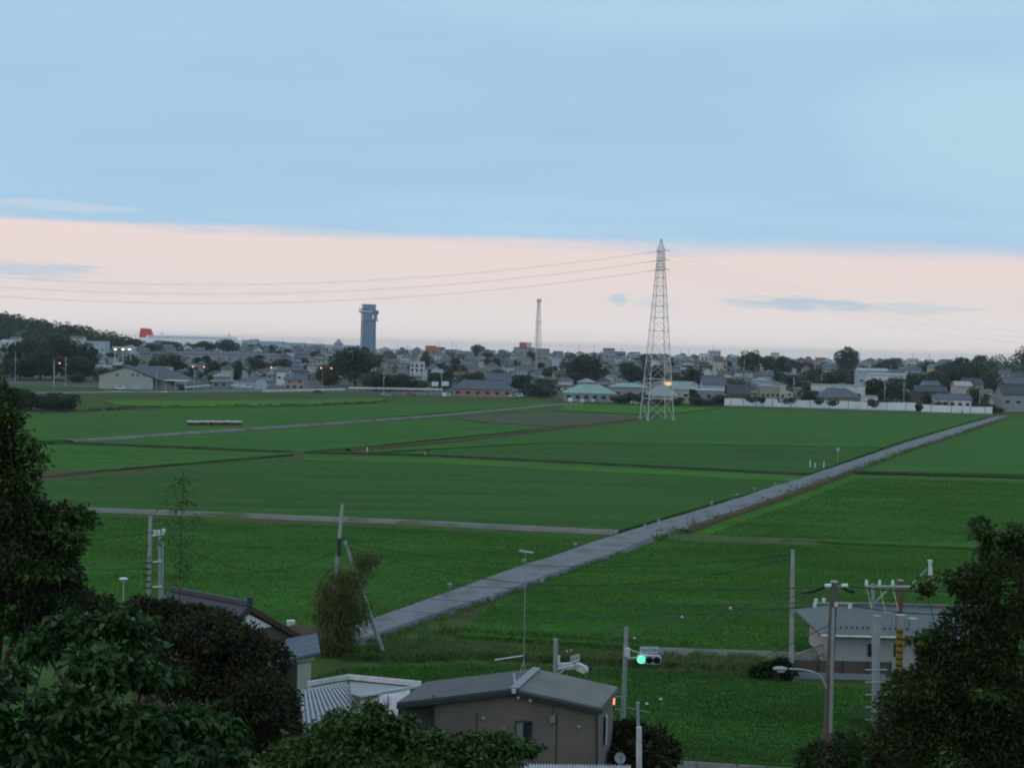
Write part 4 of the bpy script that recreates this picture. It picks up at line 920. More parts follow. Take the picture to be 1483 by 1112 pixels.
for ri_, (Y, row) in enumerate(ROWS):
    pitch = 12.3 if ri_ < 7 else 16; x = -Y * .385 + q.uniform(0, 8)
    while x < Y * .40:
        y = Y + q.uniform(-15, 15)
        xx = x; x += pitch * q.uniform(.65, 1.3)
        if any((xx - a) ** 2 + (y - b) ** 2 < (r + 3.9) ** 2 for a, b, r in TAKEN): continue
        if gh(xx, y) > 13.0 * sm((y - 600) / 880) + 3: continue
        u = 742 + xx / y * F_PX
        if Y < 760 and u < 130: continue
        if Y < 720 and 480 < u < 640: continue
        if Y < 690 and u < 560 and q.random() < .45: continue
        if q.random() < .10: continue
        cand.append((xx, y, ri_, u)); TAKEN.append((xx, y, 4.6))
built = {}
TOWN = []
cand.sort(key=lambda c: c[1])
FAR = cand[300:]; print('town', len(cand), cand[299][1] if len(cand) > 299 else None)
for xx, y, ri_, u in cand[:300]:
    kind = q.choice((0, 0, 1, 1, 2, 3)); wi = q.randrange(len(WALLS)); ri = q.randrange(len(ROOFS))
    if kind == 3: ri = q.choice((5, 6, 3))
    lu, ln = min(LMK, key=lambda m: abs(m[0] - u)); side = 'behind' if abs(u - lu) < 12 else ('left of' if u < lu else 'right of')
    shape = ('gabled house', 'two-tier house', 'hip-roofed house', 'flat block')[kind]
    base = f'{ROOFS[ri][1]}-roofed {WALLS[wi][1]} {shape} {ROWS[ri_][1]}, {side} {ln}'
    TOWN.append([xx, y, kind, wi, ri, base, u])
ORD = ['leftmost', 'second', 'third', 'fourth', 'fifth', 'sixth', 'seventh', 'eighth']
cnt = {}
for t in TOWN: cnt.setdefault(t[5], []).append(t)
for b_, ts in cnt.items():
    if len(ts) > 1:
        for i, t in enumerate(sorted(ts, key=lambda t: t[6])): t[5] = b_ + (', leftmost' if i == 0 else f', {ORD[min(i, 7)]} from left')
for xx, y, kind, wi, ri, lab, u in TOWN:
    o = bpy.data.objects.new('town_house', tiny_house(kind, wi, ri)); COL.objects.link(o)
    o.location = (xx, y, gh(xx, y)); s = q.uniform(.64, .88); o.scale = (s * q.uniform(.9, 1.2), s, s * q.uniform(.9, 1.08)); o.rotation_euler.z = q.choice((0, 0, math.pi / 2, math.pi / 2)) + q.uniform(-.35, .35)
    tag(o, lab, 'house', 'houses of the town')
# every house further back than the nearest three hundred, as one mass
MATL = [w[0] for w in WALLS] + [w[0] for w in ROOFS] + ['window']; mb = MB()
for xx, y, ri_, u in FAR:
    kind = q.choice((0, 0, 1, 1, 2, 3)); wi = q.randrange(len(WALLS)); ri = q.randrange(len(ROOFS)); k_ = q.uniform(.7, .95)
    mb.M = Tm(xx, y, gh(xx, y), q.choice((0, math.pi / 2)) + q.uniform(-.35, .35)) @ Matrix.Scale(k_, 4); draw_tiny(mb, kind, wi, len(WALLS) + ri, len(MATL) - 1)
if FAR: tag(mb.build('distant_houses', MATL), 'crowded small roofs of the far side of town below the skyline', None, None, 'stuff')
# small trees and shrubs between the houses
i = 0; seen = {}
while i < 190:
    y = 640 + 760 * q.random() ** 1.3; x = q.uniform(-.39, .39) * y; u = 742 + x / y * F_PX
    if y < 690 and 480 < u < 640: continue
    if any((x - a) ** 2 + (y - b) ** 2 < (r * .6 + 1) ** 2 for a, b, r in TAKEN): continue
    lu, ln = min(LMK, key=lambda m: abs(m[0] - u)); w = q.uniform(5, 10)
    b_ = f"small dark garden tree {min(ROWS, key=lambda r: abs(r[0] - y))[1]}, {'left' if u < lu else 'right'} of {ln}"
    far_tree(x, y, w, q.uniform(4.5, 8.5), b_, 'tree', q.choice((0, 1, 2, 5)), 'garden trees among the town houses: ' + b_, 'garden_tree'); i += 1
# utility poles over the roofs
up = MB(); up.tube((0, 0, -.5), (0, 0, 11), .17, .12, 5); up.box((0, 0, 10.2), (1.8, .12, .12)); up.box((0, 0, 9.4), (1.4, .12, .12)); up.tube((.25, -.2, 7.6), (.25, -.2, 8.5), .25, .25, 6)
uo = up.build('utility_pole', 'conc'); ume = uo.data; bpy.data.objects.remove(uo)
for u, Y, sc in [(random.Random(i_).uniform(180, 1440), random.Random(i_ + 500).uniform(850, 1450), random.Random(i_ + 900).uniform(.9, 1.35)) for i_ in range(48)] + list(((22, 640, 1.3), (95, 600, 1.2), (78, 598, 1.1), (282, 560, .9), (227, 560, .9), (365, 585, .9), (422, 590, .9), (575, 1300, 1.2), (590, 1200, 1.1), (660, 1250, 1.2), (735, 1150, 1.1), (815, 1100, 1.1), (838, 1150, 1), (1052, 900, 1.1), (1065, 880, 1.2), (1180, 950, 1), (1290, 950, 1.1), (1282, 560, 1.1), (1010, 900, 1.1), (905, 1000, 1.2), (1310, 565, 1.0), (640, 620, 1.0), (1150, 640, 1.0), (556, 590, 0.9), (985, 1050, 1.3), (870, 1050, 1.2), (460, 1200, 1.3), (400, 1250, 1.3), (1420, 560, 1.0), (1190, 700, 1.1))):
    x = (u - 742) / F_PX * Y; o = bpy.data.objects.new('utility_pole', ume); COL.objects.link(o); o.location = (x, Y, gh(x, Y)); o.scale = (1, 1, sc)
    o.rotation_euler.z = q.uniform(0, 3); lu, ln = min(LMK, key=lambda m: abs(m[0] - u))
    tag(o, f"grey utility pole {'at the fields' if Y < 650 else 'over the town roofs' if Y < 1000 else 'on the far skyline'}, {abs(round((u - lu) / 8))} widths {'left' if u < lu else 'right'} of {ln}" if False else f"thin grey utility pole {'by the fields' if Y < 650 else 'over town roofs' if Y < 1000 else 'on the far skyline'} {'just' if abs(u - lu) < 25 else 'well'} {'left' if u < lu else 'right'} of {ln}", 'pole', 'utility poles of the town')

# ---------------------------------------------------------------- white fence, ivy, guardrails
def fence(ua, ub, vb0, vb1, hpx, label, npost, seed):
    z = .05; a, b = G(ua, vb0, z), G(ub, vb1, z); q = random.Random(seed); L = (b - a).length; d = (b - a).normalized(); nn = Vector((-d.y, d.x, 0))
    root = empty('boundary_fence', a.lerp(b, .5), label, 'fence'); h = hpx * a.y / F_PX; m = MB(); N = max(4, int(L / 2.2)); vs = []
    for i in range(N + 1):
        p = a.lerp(b, i / N); hh = h * (1 + .05 * math.sin(i * .5 + seed) + q.uniform(-.015, .015))
        vs += [p, p + Vector((0, 0, hh)), p + nn * .12 + Vector((0, 0, hh)), p + nn * .12]
    m.add(vs, [(4 * i + j, 4 * i + 4 + j, 4 * i + 4 + (j + 1) % 4, 4 * i + (j + 1) % 4) for i in range(N) for j in range(4)] + [(0, 1, 2, 3), (4 * N + 3, 4 * N + 2, 4 * N + 1, 4 * N)])
    m.build('panel', 'fencewhite', root)
    for i in range(npost):
        p = a.lerp(b, (i + .5) / npost) - nn * .1; MB().box((p.x, p.y, h * .5), (.22, .16, h * 1.02)).build('post', 'w_grey', root)
    m = MB(); m.add([a - nn * .2 + Vector((0, 0, -.1)), b - nn * .2 + Vector((0, 0, -.1)), b - nn * .2 + Vector((0, 0, .4)), a - nn * .2 + Vector((0, 0, .4)), a + nn * .3 + Vector((0, 0, .4)), b + nn * .3 + Vector((0, 0, .4))], [(0, 1, 2, 3), (3, 2, 5, 4)]); m.build('footing', 'w_grey', root)
fence(1049, 1104, 588, 589.5, 11, 'left stretch of the tall white boundary fence', 3, 1)
fence(1105, 1326, 589.5, 596, 12, 'longest middle stretch of the tall white boundary fence', 8, 2)
fence(1334, 1392.5, 597, 599, 11.5, 'clean white fence stretch right of the narrow gap', 2, 3)
fence(1394.5, 1437, 599, 600, 11, 'last white fence stretch beside the road', 2, 4)
for u, v, w in ((1090, 578, 18), (1104, 579, 8), (1140, 580, 24), (1186, 581, 12), (1206, 583, 16), (1265, 585, 12), (1300, 583, 40), (1331, 590, 8), (1365, 585, 30), (1420, 587, 22)):
    p = G(u, v + 12, 0); p = P(u, v, p.y - .4); lob = [(p.x + (i - 1) * w * .085, p.y + .1, p.z + .3 - .5 * (i % 2), w * .07, .5, .9) for i in range(3)]
    pp, dd = lobes_pts(lob, 500, int(u)); o = leaf_mesh('ivy', pp, dd, .5, 'leaf_far', None, tuple(p), int(u), .8, .6)
    tag(o, f"dark creeper hanging over the white fence {'at its left end' if u < 1100 else 'at the first post' if u < 1110 else 'below the storage block' if u < 1150 else 'below the round fence tree' if u < 1195 else 'below the slate farmhouse' if u < 1220 else 'below the outbuilding' if u < 1280 else 'as a long fringe' if u < 1320 else 'inside the gap' if u < 1340 else 'over the clean stretch' if u < 1400 else 'near the road'}", 'creeper', 'creepers on the white fence')
def rail(ua, va, ub, vb, Y0, Y1, label, n, hh=.75):
    a, b = P(ua, va, Y0), P(ub, vb, Y1); root = empty('guardrail', a.lerp(b, .5), label, 'guardrail')
    d = (b - a).normalized(); m = MB(); m.tube(a, b, .22, None, 4); m.tube(a - Vector((0, 0, .45)), b - Vector((0, 0, .45)), .15, None, 4); m.build('rail', 'whitesteel', root)
    for i in range(n):
        p = a.lerp(b, (i + .5) / n); z = gh(p.x, p.y); MB().tube((p.x, p.y + .2, z - .2), (p.x, p.y + .2, p.z + .1), .08, None, 5).build('post', 'galv', root)
rail(118, 566.5, 242, 567.5, 560, 560, 'long bright white guardrail before the warehouse', 14)
rail(268, 560.5, 304, 557.5, 585, 600, 'short tilted white guardrail right of the warehouse', 5)
rail(334, 557, 364, 559.5, 610, 600, 'short white guardrail left of the road junction', 5)
rail(380, 566, 500, 563, 590, 600, 'dull low guardrail in the middle of the far road', 10)
rail(505, 561, 640, 563.5, 600, 585, 'pale guardrail below the dark thicket', 14)
line_strip('far_road', [(-60, 571), (120, 568.5), (300, 567), (480, 565), (660, 566)], 6, .3, 'asphalt', 'far road along the town edge at the left')
# ---------------------------------------------------------------- cars
def make_car(paint, label, van=False):
    root = empty('parked_car', (0, 0, 0), label, 'car', 'cars parked by the far buildings'); b = MB()
    L, w, h = (3.9, 1.6, 1.9) if van else (4.2, 1.7, 1.45)
    prof = [(-L / 2, .35), (L / 2, .35), (L / 2, .8), (L / 2 - (.3 if van else .95), .95), (L / 2 - (.8 if van else 1.55), h), (-L / 2 + (.1 if van else .5), h), (-L / 2, .95)]
    b.prism([Vector((x, 0, z)) for x, z in prof], (0, -w / 2, 0), (0, w / 2, 0)); b.build('body', paint, root)
    for sy in (-1, 1):
        MB().box((-.25, sy * (w / 2 + .005), h * .78), (L * .5, .03, h * .24)).build('window', 'window', root)
        for sx_ in (-1, 1):
            MB().tube((sx_ * L * .31, sy * (w / 2 - .15), .32), (sx_ * L * .31, sy * (w / 2 + .03), .32), .32, None, 12).build('wheel', 'tyre', root)
    return root
CARS = {'w': make_car('carwhite', 'white parked minivan before the green-roofed hall', True), 's': make_car('carsilver', 'silver parked car'), 'd': make_car('cardark', 'dark parked car'), 'r': make_car('carred', 'red parked car')}
used = set()
for u, v, Yv, kk, rz, lab in ((828, 577, 555, 'w', 1.2, 'white minivan parked before the green-roofed hall'), (845, 579, 552, 's', 1.3, 'silver car parked right of the white minivan'), (920, 581, 548, 's', .1, 'silver car parked under the pylon'), (595, 565, 590, 'r', .1, 'red and white car on the far road left of the pink farmhouse'),
                          (647, 569, 582, 'w', 1.0, 'white minivan parked left of the pink farmhouse'), (560, 571, 572, 's', .2, 'silver car at the field edge below the thicket'), (461, 566, 588, 'd', .2, 'dark car on the far road below the orange lamps'), (175, 564.5, 575, 'w', .1, 'white minivan parked at the warehouse front'),
                          (744, 562, 588, 's', .6, 'silver car parked right of the pink gable'), (752, 559, 600, 'w', .4, 'white minivan behind the silver car by the pink gable'), (862, 578, 556, 's', 1.0, 'silver car at the hall entrance')):
    r = CARS[kk] if kk not in used else copy_tree(CARS[kk]); used.add(kk)
    x = P(u, v, Yv).x; r.location = (x, Yv, gh(x, Yv)); r.rotation_euler.z = rz; tag(r, lab, 'car', 'cars parked by the far buildings')
# white hoardings at the junction
for u, v, lab in ((630, 556, 'blank white signboard left of its twin near the junction'), (645, 555.5, 'blank white signboard right of its twin near the junction')):
    p = P(u, v, 600); r = empty('signboard', (p.x, 600, 0), lab, 'signboard', 'white signboards'); MB().box(p, (3.0, .15, 1.9)).build('panel', 'whitesteel', r)
    for s in (-1, 1): MB().tube((p.x + s, 600.15, 0), (p.x + s, 600.15, p.z + .6), .07).build('post', 'galv', r)
# street lamps with sodium light
def street_lamp(us, v, ub, Y, label):
    x = P(ub, v, Y).x; z = gh(x, Y); zt = P(us[0], v, Y).z; r = empty('street_lamp', (x, Y, z), label, 'street lamp', 'lit street lamps at the town edge')
    m = MB(); m.tube((x, Y, z - .3), (x, Y, zt + .2), .13, .08); 
    for u in us: m.tube((x, Y, zt + .2), (P(u, v, Y).x, Y, zt + .25), .07)
    m.build('pole', 'conc', r)
    for u in us:
        xx = P(u, v, Y).x; MB().box((xx, Y, zt + .3), (.9, .35, .18)).build('lamp_head', 'galv', r); MB().ball((xx, Y - .1, zt), .30).build('lamp_bulb', 'lamp_orange', r)
street_lamp([86.5], 526, 79, 590, 'orange street lamp in front of the dark grove')
street_lamp([279.5, 295.5], 531, 287.5, 600, 'pole with twin orange street lamps right of the warehouse')
street_lamp([393], 532, 396, 640, 'single faint orange street lamp left of the blue roof')
street_lamp([465, 480], 533, 467.5, 610, 'pole with two orange street lamps left of the broad flat-topped tree')
for u, v, Y, lab in ((417, 512, 900, 'tiny white lamp above the blue roof'),):
    pass

# ---------------------------------------------------------------- things in the fields
for i, (u, v) in enumerate(((651, 853), (759, 817), (833, 793), (934, 765), (954, 758), (1030, 731), (1067, 719), (1092, 711), (1123, 703), (1143, 696), (712, 870), (785, 846), (994, 769), (1030, 755), (1062, 744), (1123, 721), (1147, 713))):
    p = G(u, v + 1.5, 0.0); r = empty('irrigation_valve', (p.x, p.y, 0), f"white concrete irrigation box on the {'left' if i < 10 else 'right'} road verge, {('first', 'second', 'third', 'fourth', 'fifth', 'sixth', 'seventh', 'eighth', 'ninth', 'tenth')[i if i < 10 else i - 10]} from the near end", 'irrigation box', 'irrigation boxes along the road')
    s = .19 if i < 3 else .17
    MB().box((p.x, p.y, .28), (s * 1.8, s * 1.4, .5), .4).build('box', 'w_grey', r); MB().box((p.x, p.y, .57), (s * 1.86, s * 1.46, .08), .4).build('lid', 'conc', r)
for u, v, h, lab in ((1173, 677, .9, 'white marker post left of its pair beside the road'), (1193, 678, .8, 'white marker post right of its pair beside the road'), (1180, 678, .55, 'short grey marker post between the white pair')):
    p = G(u, v + 2); r = empty('marker_post', (p.x, p.y, 0), lab, 'marker post', 'marker posts'); MB().tube((p.x, p.y, 0), (p.x, p.y, h + .7), .09, .09, 8).build('post', 'whitesteel', r); MB().tube((p.x, p.y, h + .7), (p.x, p.y, h + .8), .11, .08, 8).build('cap', 'galv', r)
p = G(1213, 672); r = empty('road_sign', (p.x, p.y, 0), 'slim pale road sign pole beside the diagonal road', 'road sign'); MB().tube((p.x, p.y, 0), (p.x, p.y, 3.2), .05).build('pole', 'galv', r); MB().tube((p.x, p.y - .06, 2.9), (p.x, p.y - .1, 2.9), .35, None, 16).build('plate', 'w_blue', r)
p = G(532, 655); o = MB().tube((p.x, p.y, 0), (p.x, p.y, .9), .12, .1, 8).tube((p.x, p.y, .9), (p.x, p.y, 1.0), .13, .08, 8).build('marker_post', 'whitesteel', None, base=(p.x, p.y, 0)); tag(o, 'small white marker post on the brown bank left of the farmer', 'marker post')
for ua, ub, lab in ((272, 289, 'leftmost white-topped covered stack of the row in the field'), (290, 303, 'second white-topped covered stack of the field row'), (304, 322, 'third white-topped covered stack of the field row'), (325, 348, 'rightmost and longest covered stack of the field row')):
    a, b = G(ua, 617, 0), G(ub, 618, 0); x, y = (a.x + b.x) / 2, (a.y + b.y) / 2 + .8; w = b.x - a.x; r = empty('covered_stack', (x, y, 0), lab, 'crate stack', 'covered stacks in the field')
    MB().box((x, y, .68), (w - .15, 1.5, .75)).build('crate', 'bargebrown', r)
    m = MB(); n_ = 6
    vs = [(x + (w / 2) * (i / n_ * 2 - 1), y + s * (.85 if k else .9), 1.02 + (.34 if k else 0) * (1 + .12 * math.sin(i * 2.1))) for i in range(n_ + 1) for s, k in ((-1, 0), (-1, 1), (1, 1), (1, 0))]
    m.add(vs, [(4 * i + j, 4 * i + 4 + j, 4 * i + 5 + j, 4 * i + 1 + j) for i in range(n_) for j in range(3)] + [(0, 1, 2, 3), tuple(4 * n_ + j for j in (3, 2, 1, 0))]); m.build('cover', 'tarp', r)
# farmer bending in the field
def person():
    p = G(616, 659, 0.3); x, y = p.x, p.y; J = {'pel': (0, 0, .82), 'l_hip': (-.02, -.12, .78), 'r_hip': (-.02, .12, .78), 'l_kn': (.06, -.14, .44), 'r_kn': (.0, .14, .44), 'l_an': (-.02, -.14, .08), 'r_an': (-.1, .14, .08), 'l_to': (.12, -.15, .04), 'r_to': (.05, .15, .04),
        'bel': (.14, 0, .92), 'che': (.34, 0, 1.02), 'nek': (.50, 0, 1.04), 'hea': (.62, 0, 1.03), 'l_sh': (.38, -.18, 1.0), 'r_sh': (.38, .18, 1.0), 'l_el': (.44, -.2, .74), 'r_el': (.46, .2, .76), 'l_ha': (.52, -.16, .5), 'r_ha': (.54, .14, .5)}
    E = [('pel', 'l_hip'), ('pel', 'r_hip'), ('l_hip', 'l_kn'), ('l_kn', 'l_an'), ('l_an', 'l_to'), ('r_hip', 'r_kn'), ('r_kn', 'r_an'), ('r_an', 'r_to'), ('pel', 'bel'), ('bel', 'che'), ('che', 'nek'), ('nek', 'hea'), ('che', 'l_sh'), ('che', 'r_sh'), ('l_sh', 'l_el'), ('l_el', 'l_ha'), ('r_sh', 'r_el'), ('r_el', 'r_ha')]
    rad = {'pel': .15, 'l_hip': .1, 'r_hip': .1, 'l_kn': .07, 'r_kn': .07, 'l_an': .05, 'r_an': .05, 'l_to': .04, 'r_to': .04, 'bel': .14, 'che': .16, 'nek': .06, 'hea': .11, 'l_sh': .07, 'r_sh': .07, 'l_el': .05, 'r_el': .05, 'l_ha': .04, 'r_ha': .04}
    ks = list(J); me = bpy.data.meshes.new('person'); me.from_pydata([J[k] for k in ks], [(ks.index(a), ks.index(b)) for a, b in E], []); o = bpy.data.objects.new('person', me); COL.objects.link(o)
    md = o.modifiers.new('skin', 'SKIN'); o.modifiers.new('sub', 'SUBSURF').levels = 1; o.modifiers['sub'].render_levels = 1
    for k, v in zip(ks, me.skin_vertices[0].data): v.radius = (rad[k], rad[k]); v.use_root = (k == 'pel')
    me.materials.append(MT['cloth_dark']); o.location = (x, y, .25); o.rotation_euler.z = -.5
    tag(o, 'farmer in dark clothes bending down in the middle of the rice fields', 'person')
    h = MB(); h.ball((.66, 0, 1.06), .13, 10, 6); h.tube((.62, 0, 1.10), (.72, 0, 1.16), .25, .1, 12); ho = h.build('hat', 'cloth_dark', None); ho.parent = o
    t = MB()
    for s in (-1, 1): t.path([(-.02, s * .12, .78), (.05, s * .145, .44), (-.04, s * .145, .1)], .125, .08, 8)
    to = t.build('trousers', 'cloth_pale', None); to.parent = o
person()

# ---------------------------------------------------------------- poles in the near ground
def pole_thing(name, label, u0_, v0_, u1_, v1_, Y, r0_, r1_, material, zb=None, cat='utility pole'):
    t = P(u0_, v0_, Y); b = P(u1_, v1_, Y)
    if zb is not None:
        k = (t.z - zb) / (t.z - b.z); b = t + (b - t) * k
    root = empty(name, b, label, cat); MB().tube(b, t, r0_, r1_, 12).build('pole', material, root); MB().tube(t, t + Vector((0, 0, .04)), r1_ * 1.12, None, 12).build('cap', 'conc', root)
    return root, t, b
sp, spt, spb = pole_thing('strutted_pole', 'leaning concrete pole propped by a diagonal strut beside the road', 496, 731, 476, 945, 95, .17, .12, 'conc', 0.0)
MB().tube(P(499, 783, 94.7), P(554, 942, 94.2), .12, .16, 10).build('strut', 'conc', sp)
m = MB(); c = P(494, 785, 95); m.tube(c + Vector((-.12, -.2, .3)), c + Vector((-.12, -.2, -.9)), .16, None, 8)
for k in range(3): m.tube(c + Vector((.1, 0, .15 * k)), c + Vector((1.1, 0, .15 * k - .1)), .025)
m.build('bracket', 'trimdark', sp)
rp, rpt, rpb = pole_thing('concrete_pole', 'tall plain concrete pole standing at the field edge left of the grey-roofed house', 1148, 797, 1146, 988, 88.5, .17, .125, 'conc', 0.0)
m = MB()
for k in range(4): c = P(1146, 803 + 3 * k, 88.5); m.tube(c, c + Vector((-1.6, 0, -.05)), .02)
m.build('bracket', 'wire', rp)
# pale twin-post transformer pole at left
lp, lpt, lpb = pole_thing('transformer_pole', 'pale pole with crossarm and twin frame posts beside the tiled house', 218, 748, 215, 880, 84, .16, .11, 'conc', 0.0)
m = MB(); a = P(231, 778, 84.4); b = P(233, 880, 84.4); m.tube(a, (b.x, b.y, 0), .10, .10, 8); a2 = P(236, 778, 84); m.tube(a2, (P(236, 880, 84).x, 84, 0), .05, None, 6); m.build('side_post', 'galv', lp)
for a_, b_ in (((218, 776), (238, 773)), ((221, 814), (234, 812)), ((221, 850), (234, 849))): MB().tube(P(*a_, 84), P(*b_, 84.2), .06, None, 6).build('crossarm', 'whitesteel', lp)
for u, v in ((224, 770), (230, 770), (237, 768)):
    c = P(u, v, 84.1); MB().tube(c + Vector((0, 0, -.18)), c + Vector((0, 0, .1)), .09, .12, 8).build('insulator', 'porcelain', lp)
m = MB()
for k in range(5): c = P(214, 815 + k * 9, 83.8); m.tube(c + Vector((-.3, 0, 0)), c + Vector((.2, 0, .02)), .04)
m.build('rung', 'black', lp)
# small lamp at left
c = P(179, 838, 76); r = empty('garden_lamp', (c.x, 76, 0), 'small white-headed lamp post above the left foliage', 'lamp post'); MB().tube((c.x, 76, 0), (c.x, 76, c.z), .06, .05, 8).build('post', 'galv', r); MB().ball((c.x, 76, c.z), .26, 10, 6, (1, .7, .35)).build('lamp_head', 'whitesteel', r)
# wooden-looking pole with lamp arm at right
wp, wpt, wpb = pole_thing('service_pole', 'thick brown service pole with insulators and an arched lamp arm', 1208, 843, 1199, 1045, 40, .15, .105, 'darkpole', gh(9, 40))
m = MB(); m.tube(P(1196, 849, 40), P(1228, 848, 40), .035, None, 6); m.build('crossarm', 'galv', wp); m = MB(); m.tube(P(1178, 873, 40), P(1236, 874, 40), .03, None, 6); m.build('crossarm', 'galv', wp)
for u, v in ((1199, 848), (1223, 848), (1182, 870), (1193, 869), (1180, 876), (1211, 875), (1231, 878)):
    c = P(u, v, 39.9); w = MB()
    if v < 860: w.tube(c + Vector((-.09, 0, 0)), c + Vector((.09, 0, .01)), .05, .06, 8)
    else: w.tube(c + Vector((0, 0, -.06)), c + Vector((0, 0, .06)), .05, .06, 8)
    w.build('insulator', 'porcelain', wp)
for s in ((1160, 858, 1196, 848), (1215, 846, 1236, 856)):
    m = MB(); m.path([P(s[0] + (s[2] - s[0]) * t, s[1] + (s[3] - s[1]) * t + 3 * math.sin(3.1 * t), 40) for t in (0, .25, .5, .75, 1)], .025, .06, 6)
    m.build('cable_sleeve', 'black', wp)
m = MB(); pts = [P(u, v, 39.7) for u, v in ((1197, 996), (1193, 986), (1186, 977), (1176, 972), (1160, 969), (1143, 968))]; m.path(pts, .035, .03, 8); m.build('lamp_arm', 'galv', wp)
c = P(1130, 968, 39.7); h = MB(); h.ball(c, .2, 12, 6, (1.15, .6, .35)); ho = h.build('lamp_head', 'galv', wp, smooth=True); MB().ball(c + Vector((.02, -.01, -.05)), .13, 10, 6, (1.0, .6, .5)).build('lamp_lens', 'porcelain', ho)
m = MB(); m.tube(P(1207, 880, 39.7), P(1203, 1060, 39.7), .05, None, 8); m.build('conduit', 'galv', wp)
# transformer frame
tp, tpt, tpb = pole_thing('transformer_post', 'steel service frame with a long crossbeam, insulators and a tapered bushing', 1264, 847, 1266, 1060, 43, .06, .055, 'galv', gh(11, 43))
m = MB(); m.tube(P(1253, 849, 43), P(1345, 850, 43), .045, None, 6); m.build('crossbeam', 'galv', tp)
m = MB(); m.tube(P(1268, 872, 43), P(1286, 853, 43), .03); m.tube(P(1318, 848, 43), P(1342, 824, 43), .018); m.build('brace', 'galv', tp)
for u in (1255, 1274, 1293):
    c = P(u, 843, 43); MB().tube(c + Vector((0, 0, -.09)), c + Vector((0, 0, .07)), .055, .04, 8).build('insulator', 'porcelain', tp)
    w = MB(); w.path([P(u + t * 8, 850 + 34 * t, 43 - .3 * t) for t in (0, .3, .6, 1)], .012, None, 4); w.build('lead_wire', 'cream_sign', tp)
c0, c1 = P(1348, 848, 43), P(1347, 813, 43); m = MB(); m.tube(c0, c1, .085, .05, 12); m.tube(c0 + Vector((0, 0, -.08)), c0 + Vector((0, 0, .1)), .1, .1, 12); m.tube(c1, c1 + Vector((0, 0, .05)), .08, .08, 12); m.build('bushing', 'whitesteel', tp)
for k in range(3):
    c = P(1286 + 18 * k, 895 + 5 * k, 43.4); MB().tube(c + Vector((0, 0, -.2)), c + Vector((0, 0, .22)), .16, .16, 12).build('transformer_can', 'galv', tp)
yp, ypt, ypb = pole_thing('guarded_pole', 'reddish pole with a yellow and black guard sleeve at its foot', 1304, 841, 1302, 1000, 46, .105, .09, 'redpole', gh(12, 46))
g0, g1 = P(1303, 908, 46), P(1302, 972, 46); MB().tube(g1, g0, .12, .115, 14).build('guard_sleeve', 'yellow', yp)
bp_, bt, bb = pole_thing('stub_pole', 'thick grey stub pole with a pale cap in front of the grey-roofed house', 1270, 893, 1267, 1060, 38, .115, .10, 'conc', gh(10, 38))
m = MB()
for k in range(5): c = P(1269, 970 + 18 * k, 37.8); m.tube(c + Vector((-.3, 0, 0)), c + Vector((.3, 0, .02)), .02)
m.build('rung', 'galv', bp_)
# near slim pole
np_, nt, nb = pole_thing('slim_pole', 'slim steel pole with pale lower sleeve in front of the dark bush', 924, 1018, 925, 1112, 50, .07, .06, 'galv', gh(4.6, 50))
MB().tube(P(925.5, 1112, 49.9), P(925.5, 1052, 49.9), .11, .1, 10).build('sleeve', 'whitesteel', np_)
m = MB(); m.tube(P(908, 1024, 50), P(940, 1031, 50), .012); m.build('bracket', 'galv', np_)

# ---------------------------------------------------------------- traffic lights
def signal_head(parent, c, ax, face, n, lit, sc=.36, vertical=False):
    """c = centre, ax = direction along the lamps, face = direction the lamps look"""
    ax, face = ax.normalized(), face.normalized(); up = Vector((0, 0, 1))
    b = MB(); L = sc * n * 1.06; 
    e1, e2 = ax, (up if not vertical else ax.cross(face).normalized())
    pr = []; N = 10; hw, hh = L / 2, sc * .54
    for i in range(N * 2):
        if i < N: t = -math.pi / 2 + math.pi * i / (N - 1); p = e1 * (hw - hh + hh * math.cos(t)) + e2 * (hh * math.sin(t))
        else: t = math.pi / 2 + math.pi * (i - N) / (N - 1); p = e1 * (-(hw - hh) + hh * math.cos(t)) + e2 * (hh * math.sin(t))
        pr.append(c + p)
    b.prism(pr, -face * .14, face * .06); h = b.build('signal_head', 'whitesteel', parent)
    for k in range(n):
        q_ = c + ax * ((k - (n - 1) / 2) * sc) + face * .065
        MB().tube(q_ - face * .01, q_ + face * .02, sc * .48, None, 18).build('lens', lit[k] or 'black', h)
        v = MB(); M_ = 12; vs = []
        s1 = face.cross(up).normalized()
        for i in range(M_ + 1):
            t = -.25 + (math.pi + .5) * i / M_; rr = sc * .47; e = s1 * math.cos(t) * rr + up * math.sin(t) * rr
            vs += [q_ + e, q_ + e + face * (.30 * (.55 + .45 * math.sin(max(0, min(math.pi, t)))))]
        v.add(vs, [(2 * i, 2 * i + 2, 2 * i + 3, 2 * i + 1) for i in range(M_)]); v.build('visor', 'black' if not lit[k] or lit[k] != 'lamp_green' else 'whitesteel', h)
    return h
def sign_plate(parent, a, b, h, marks):
    r = (b - a).normalized(); nrm = Vector((r.y, -r.x, 0)).normalized(); m = MB(); up = Vector((0, 0, h)); m.prism([a, b, b + up, a + up], Vector((0, 0, 0)), -nrm * .04)
    s = m.build('name_plate', 'signplate', parent); k = MB(); L = (b - a).length
    for x, z, w, hh in marks: c = a + r * (x * L) + Vector((0, 0, z * h)) + nrm * .012; k.prism([c - r * w * L / 2, c + r * w * L / 2, c + r * w * L / 2 + Vector((0, 0, hh * h)), c - r * w * L / 2 + Vector((0, 0, hh * h))], Vector((0, 0, 0)), -nrm * .01)
    k.build('lettering', 'signink', s)
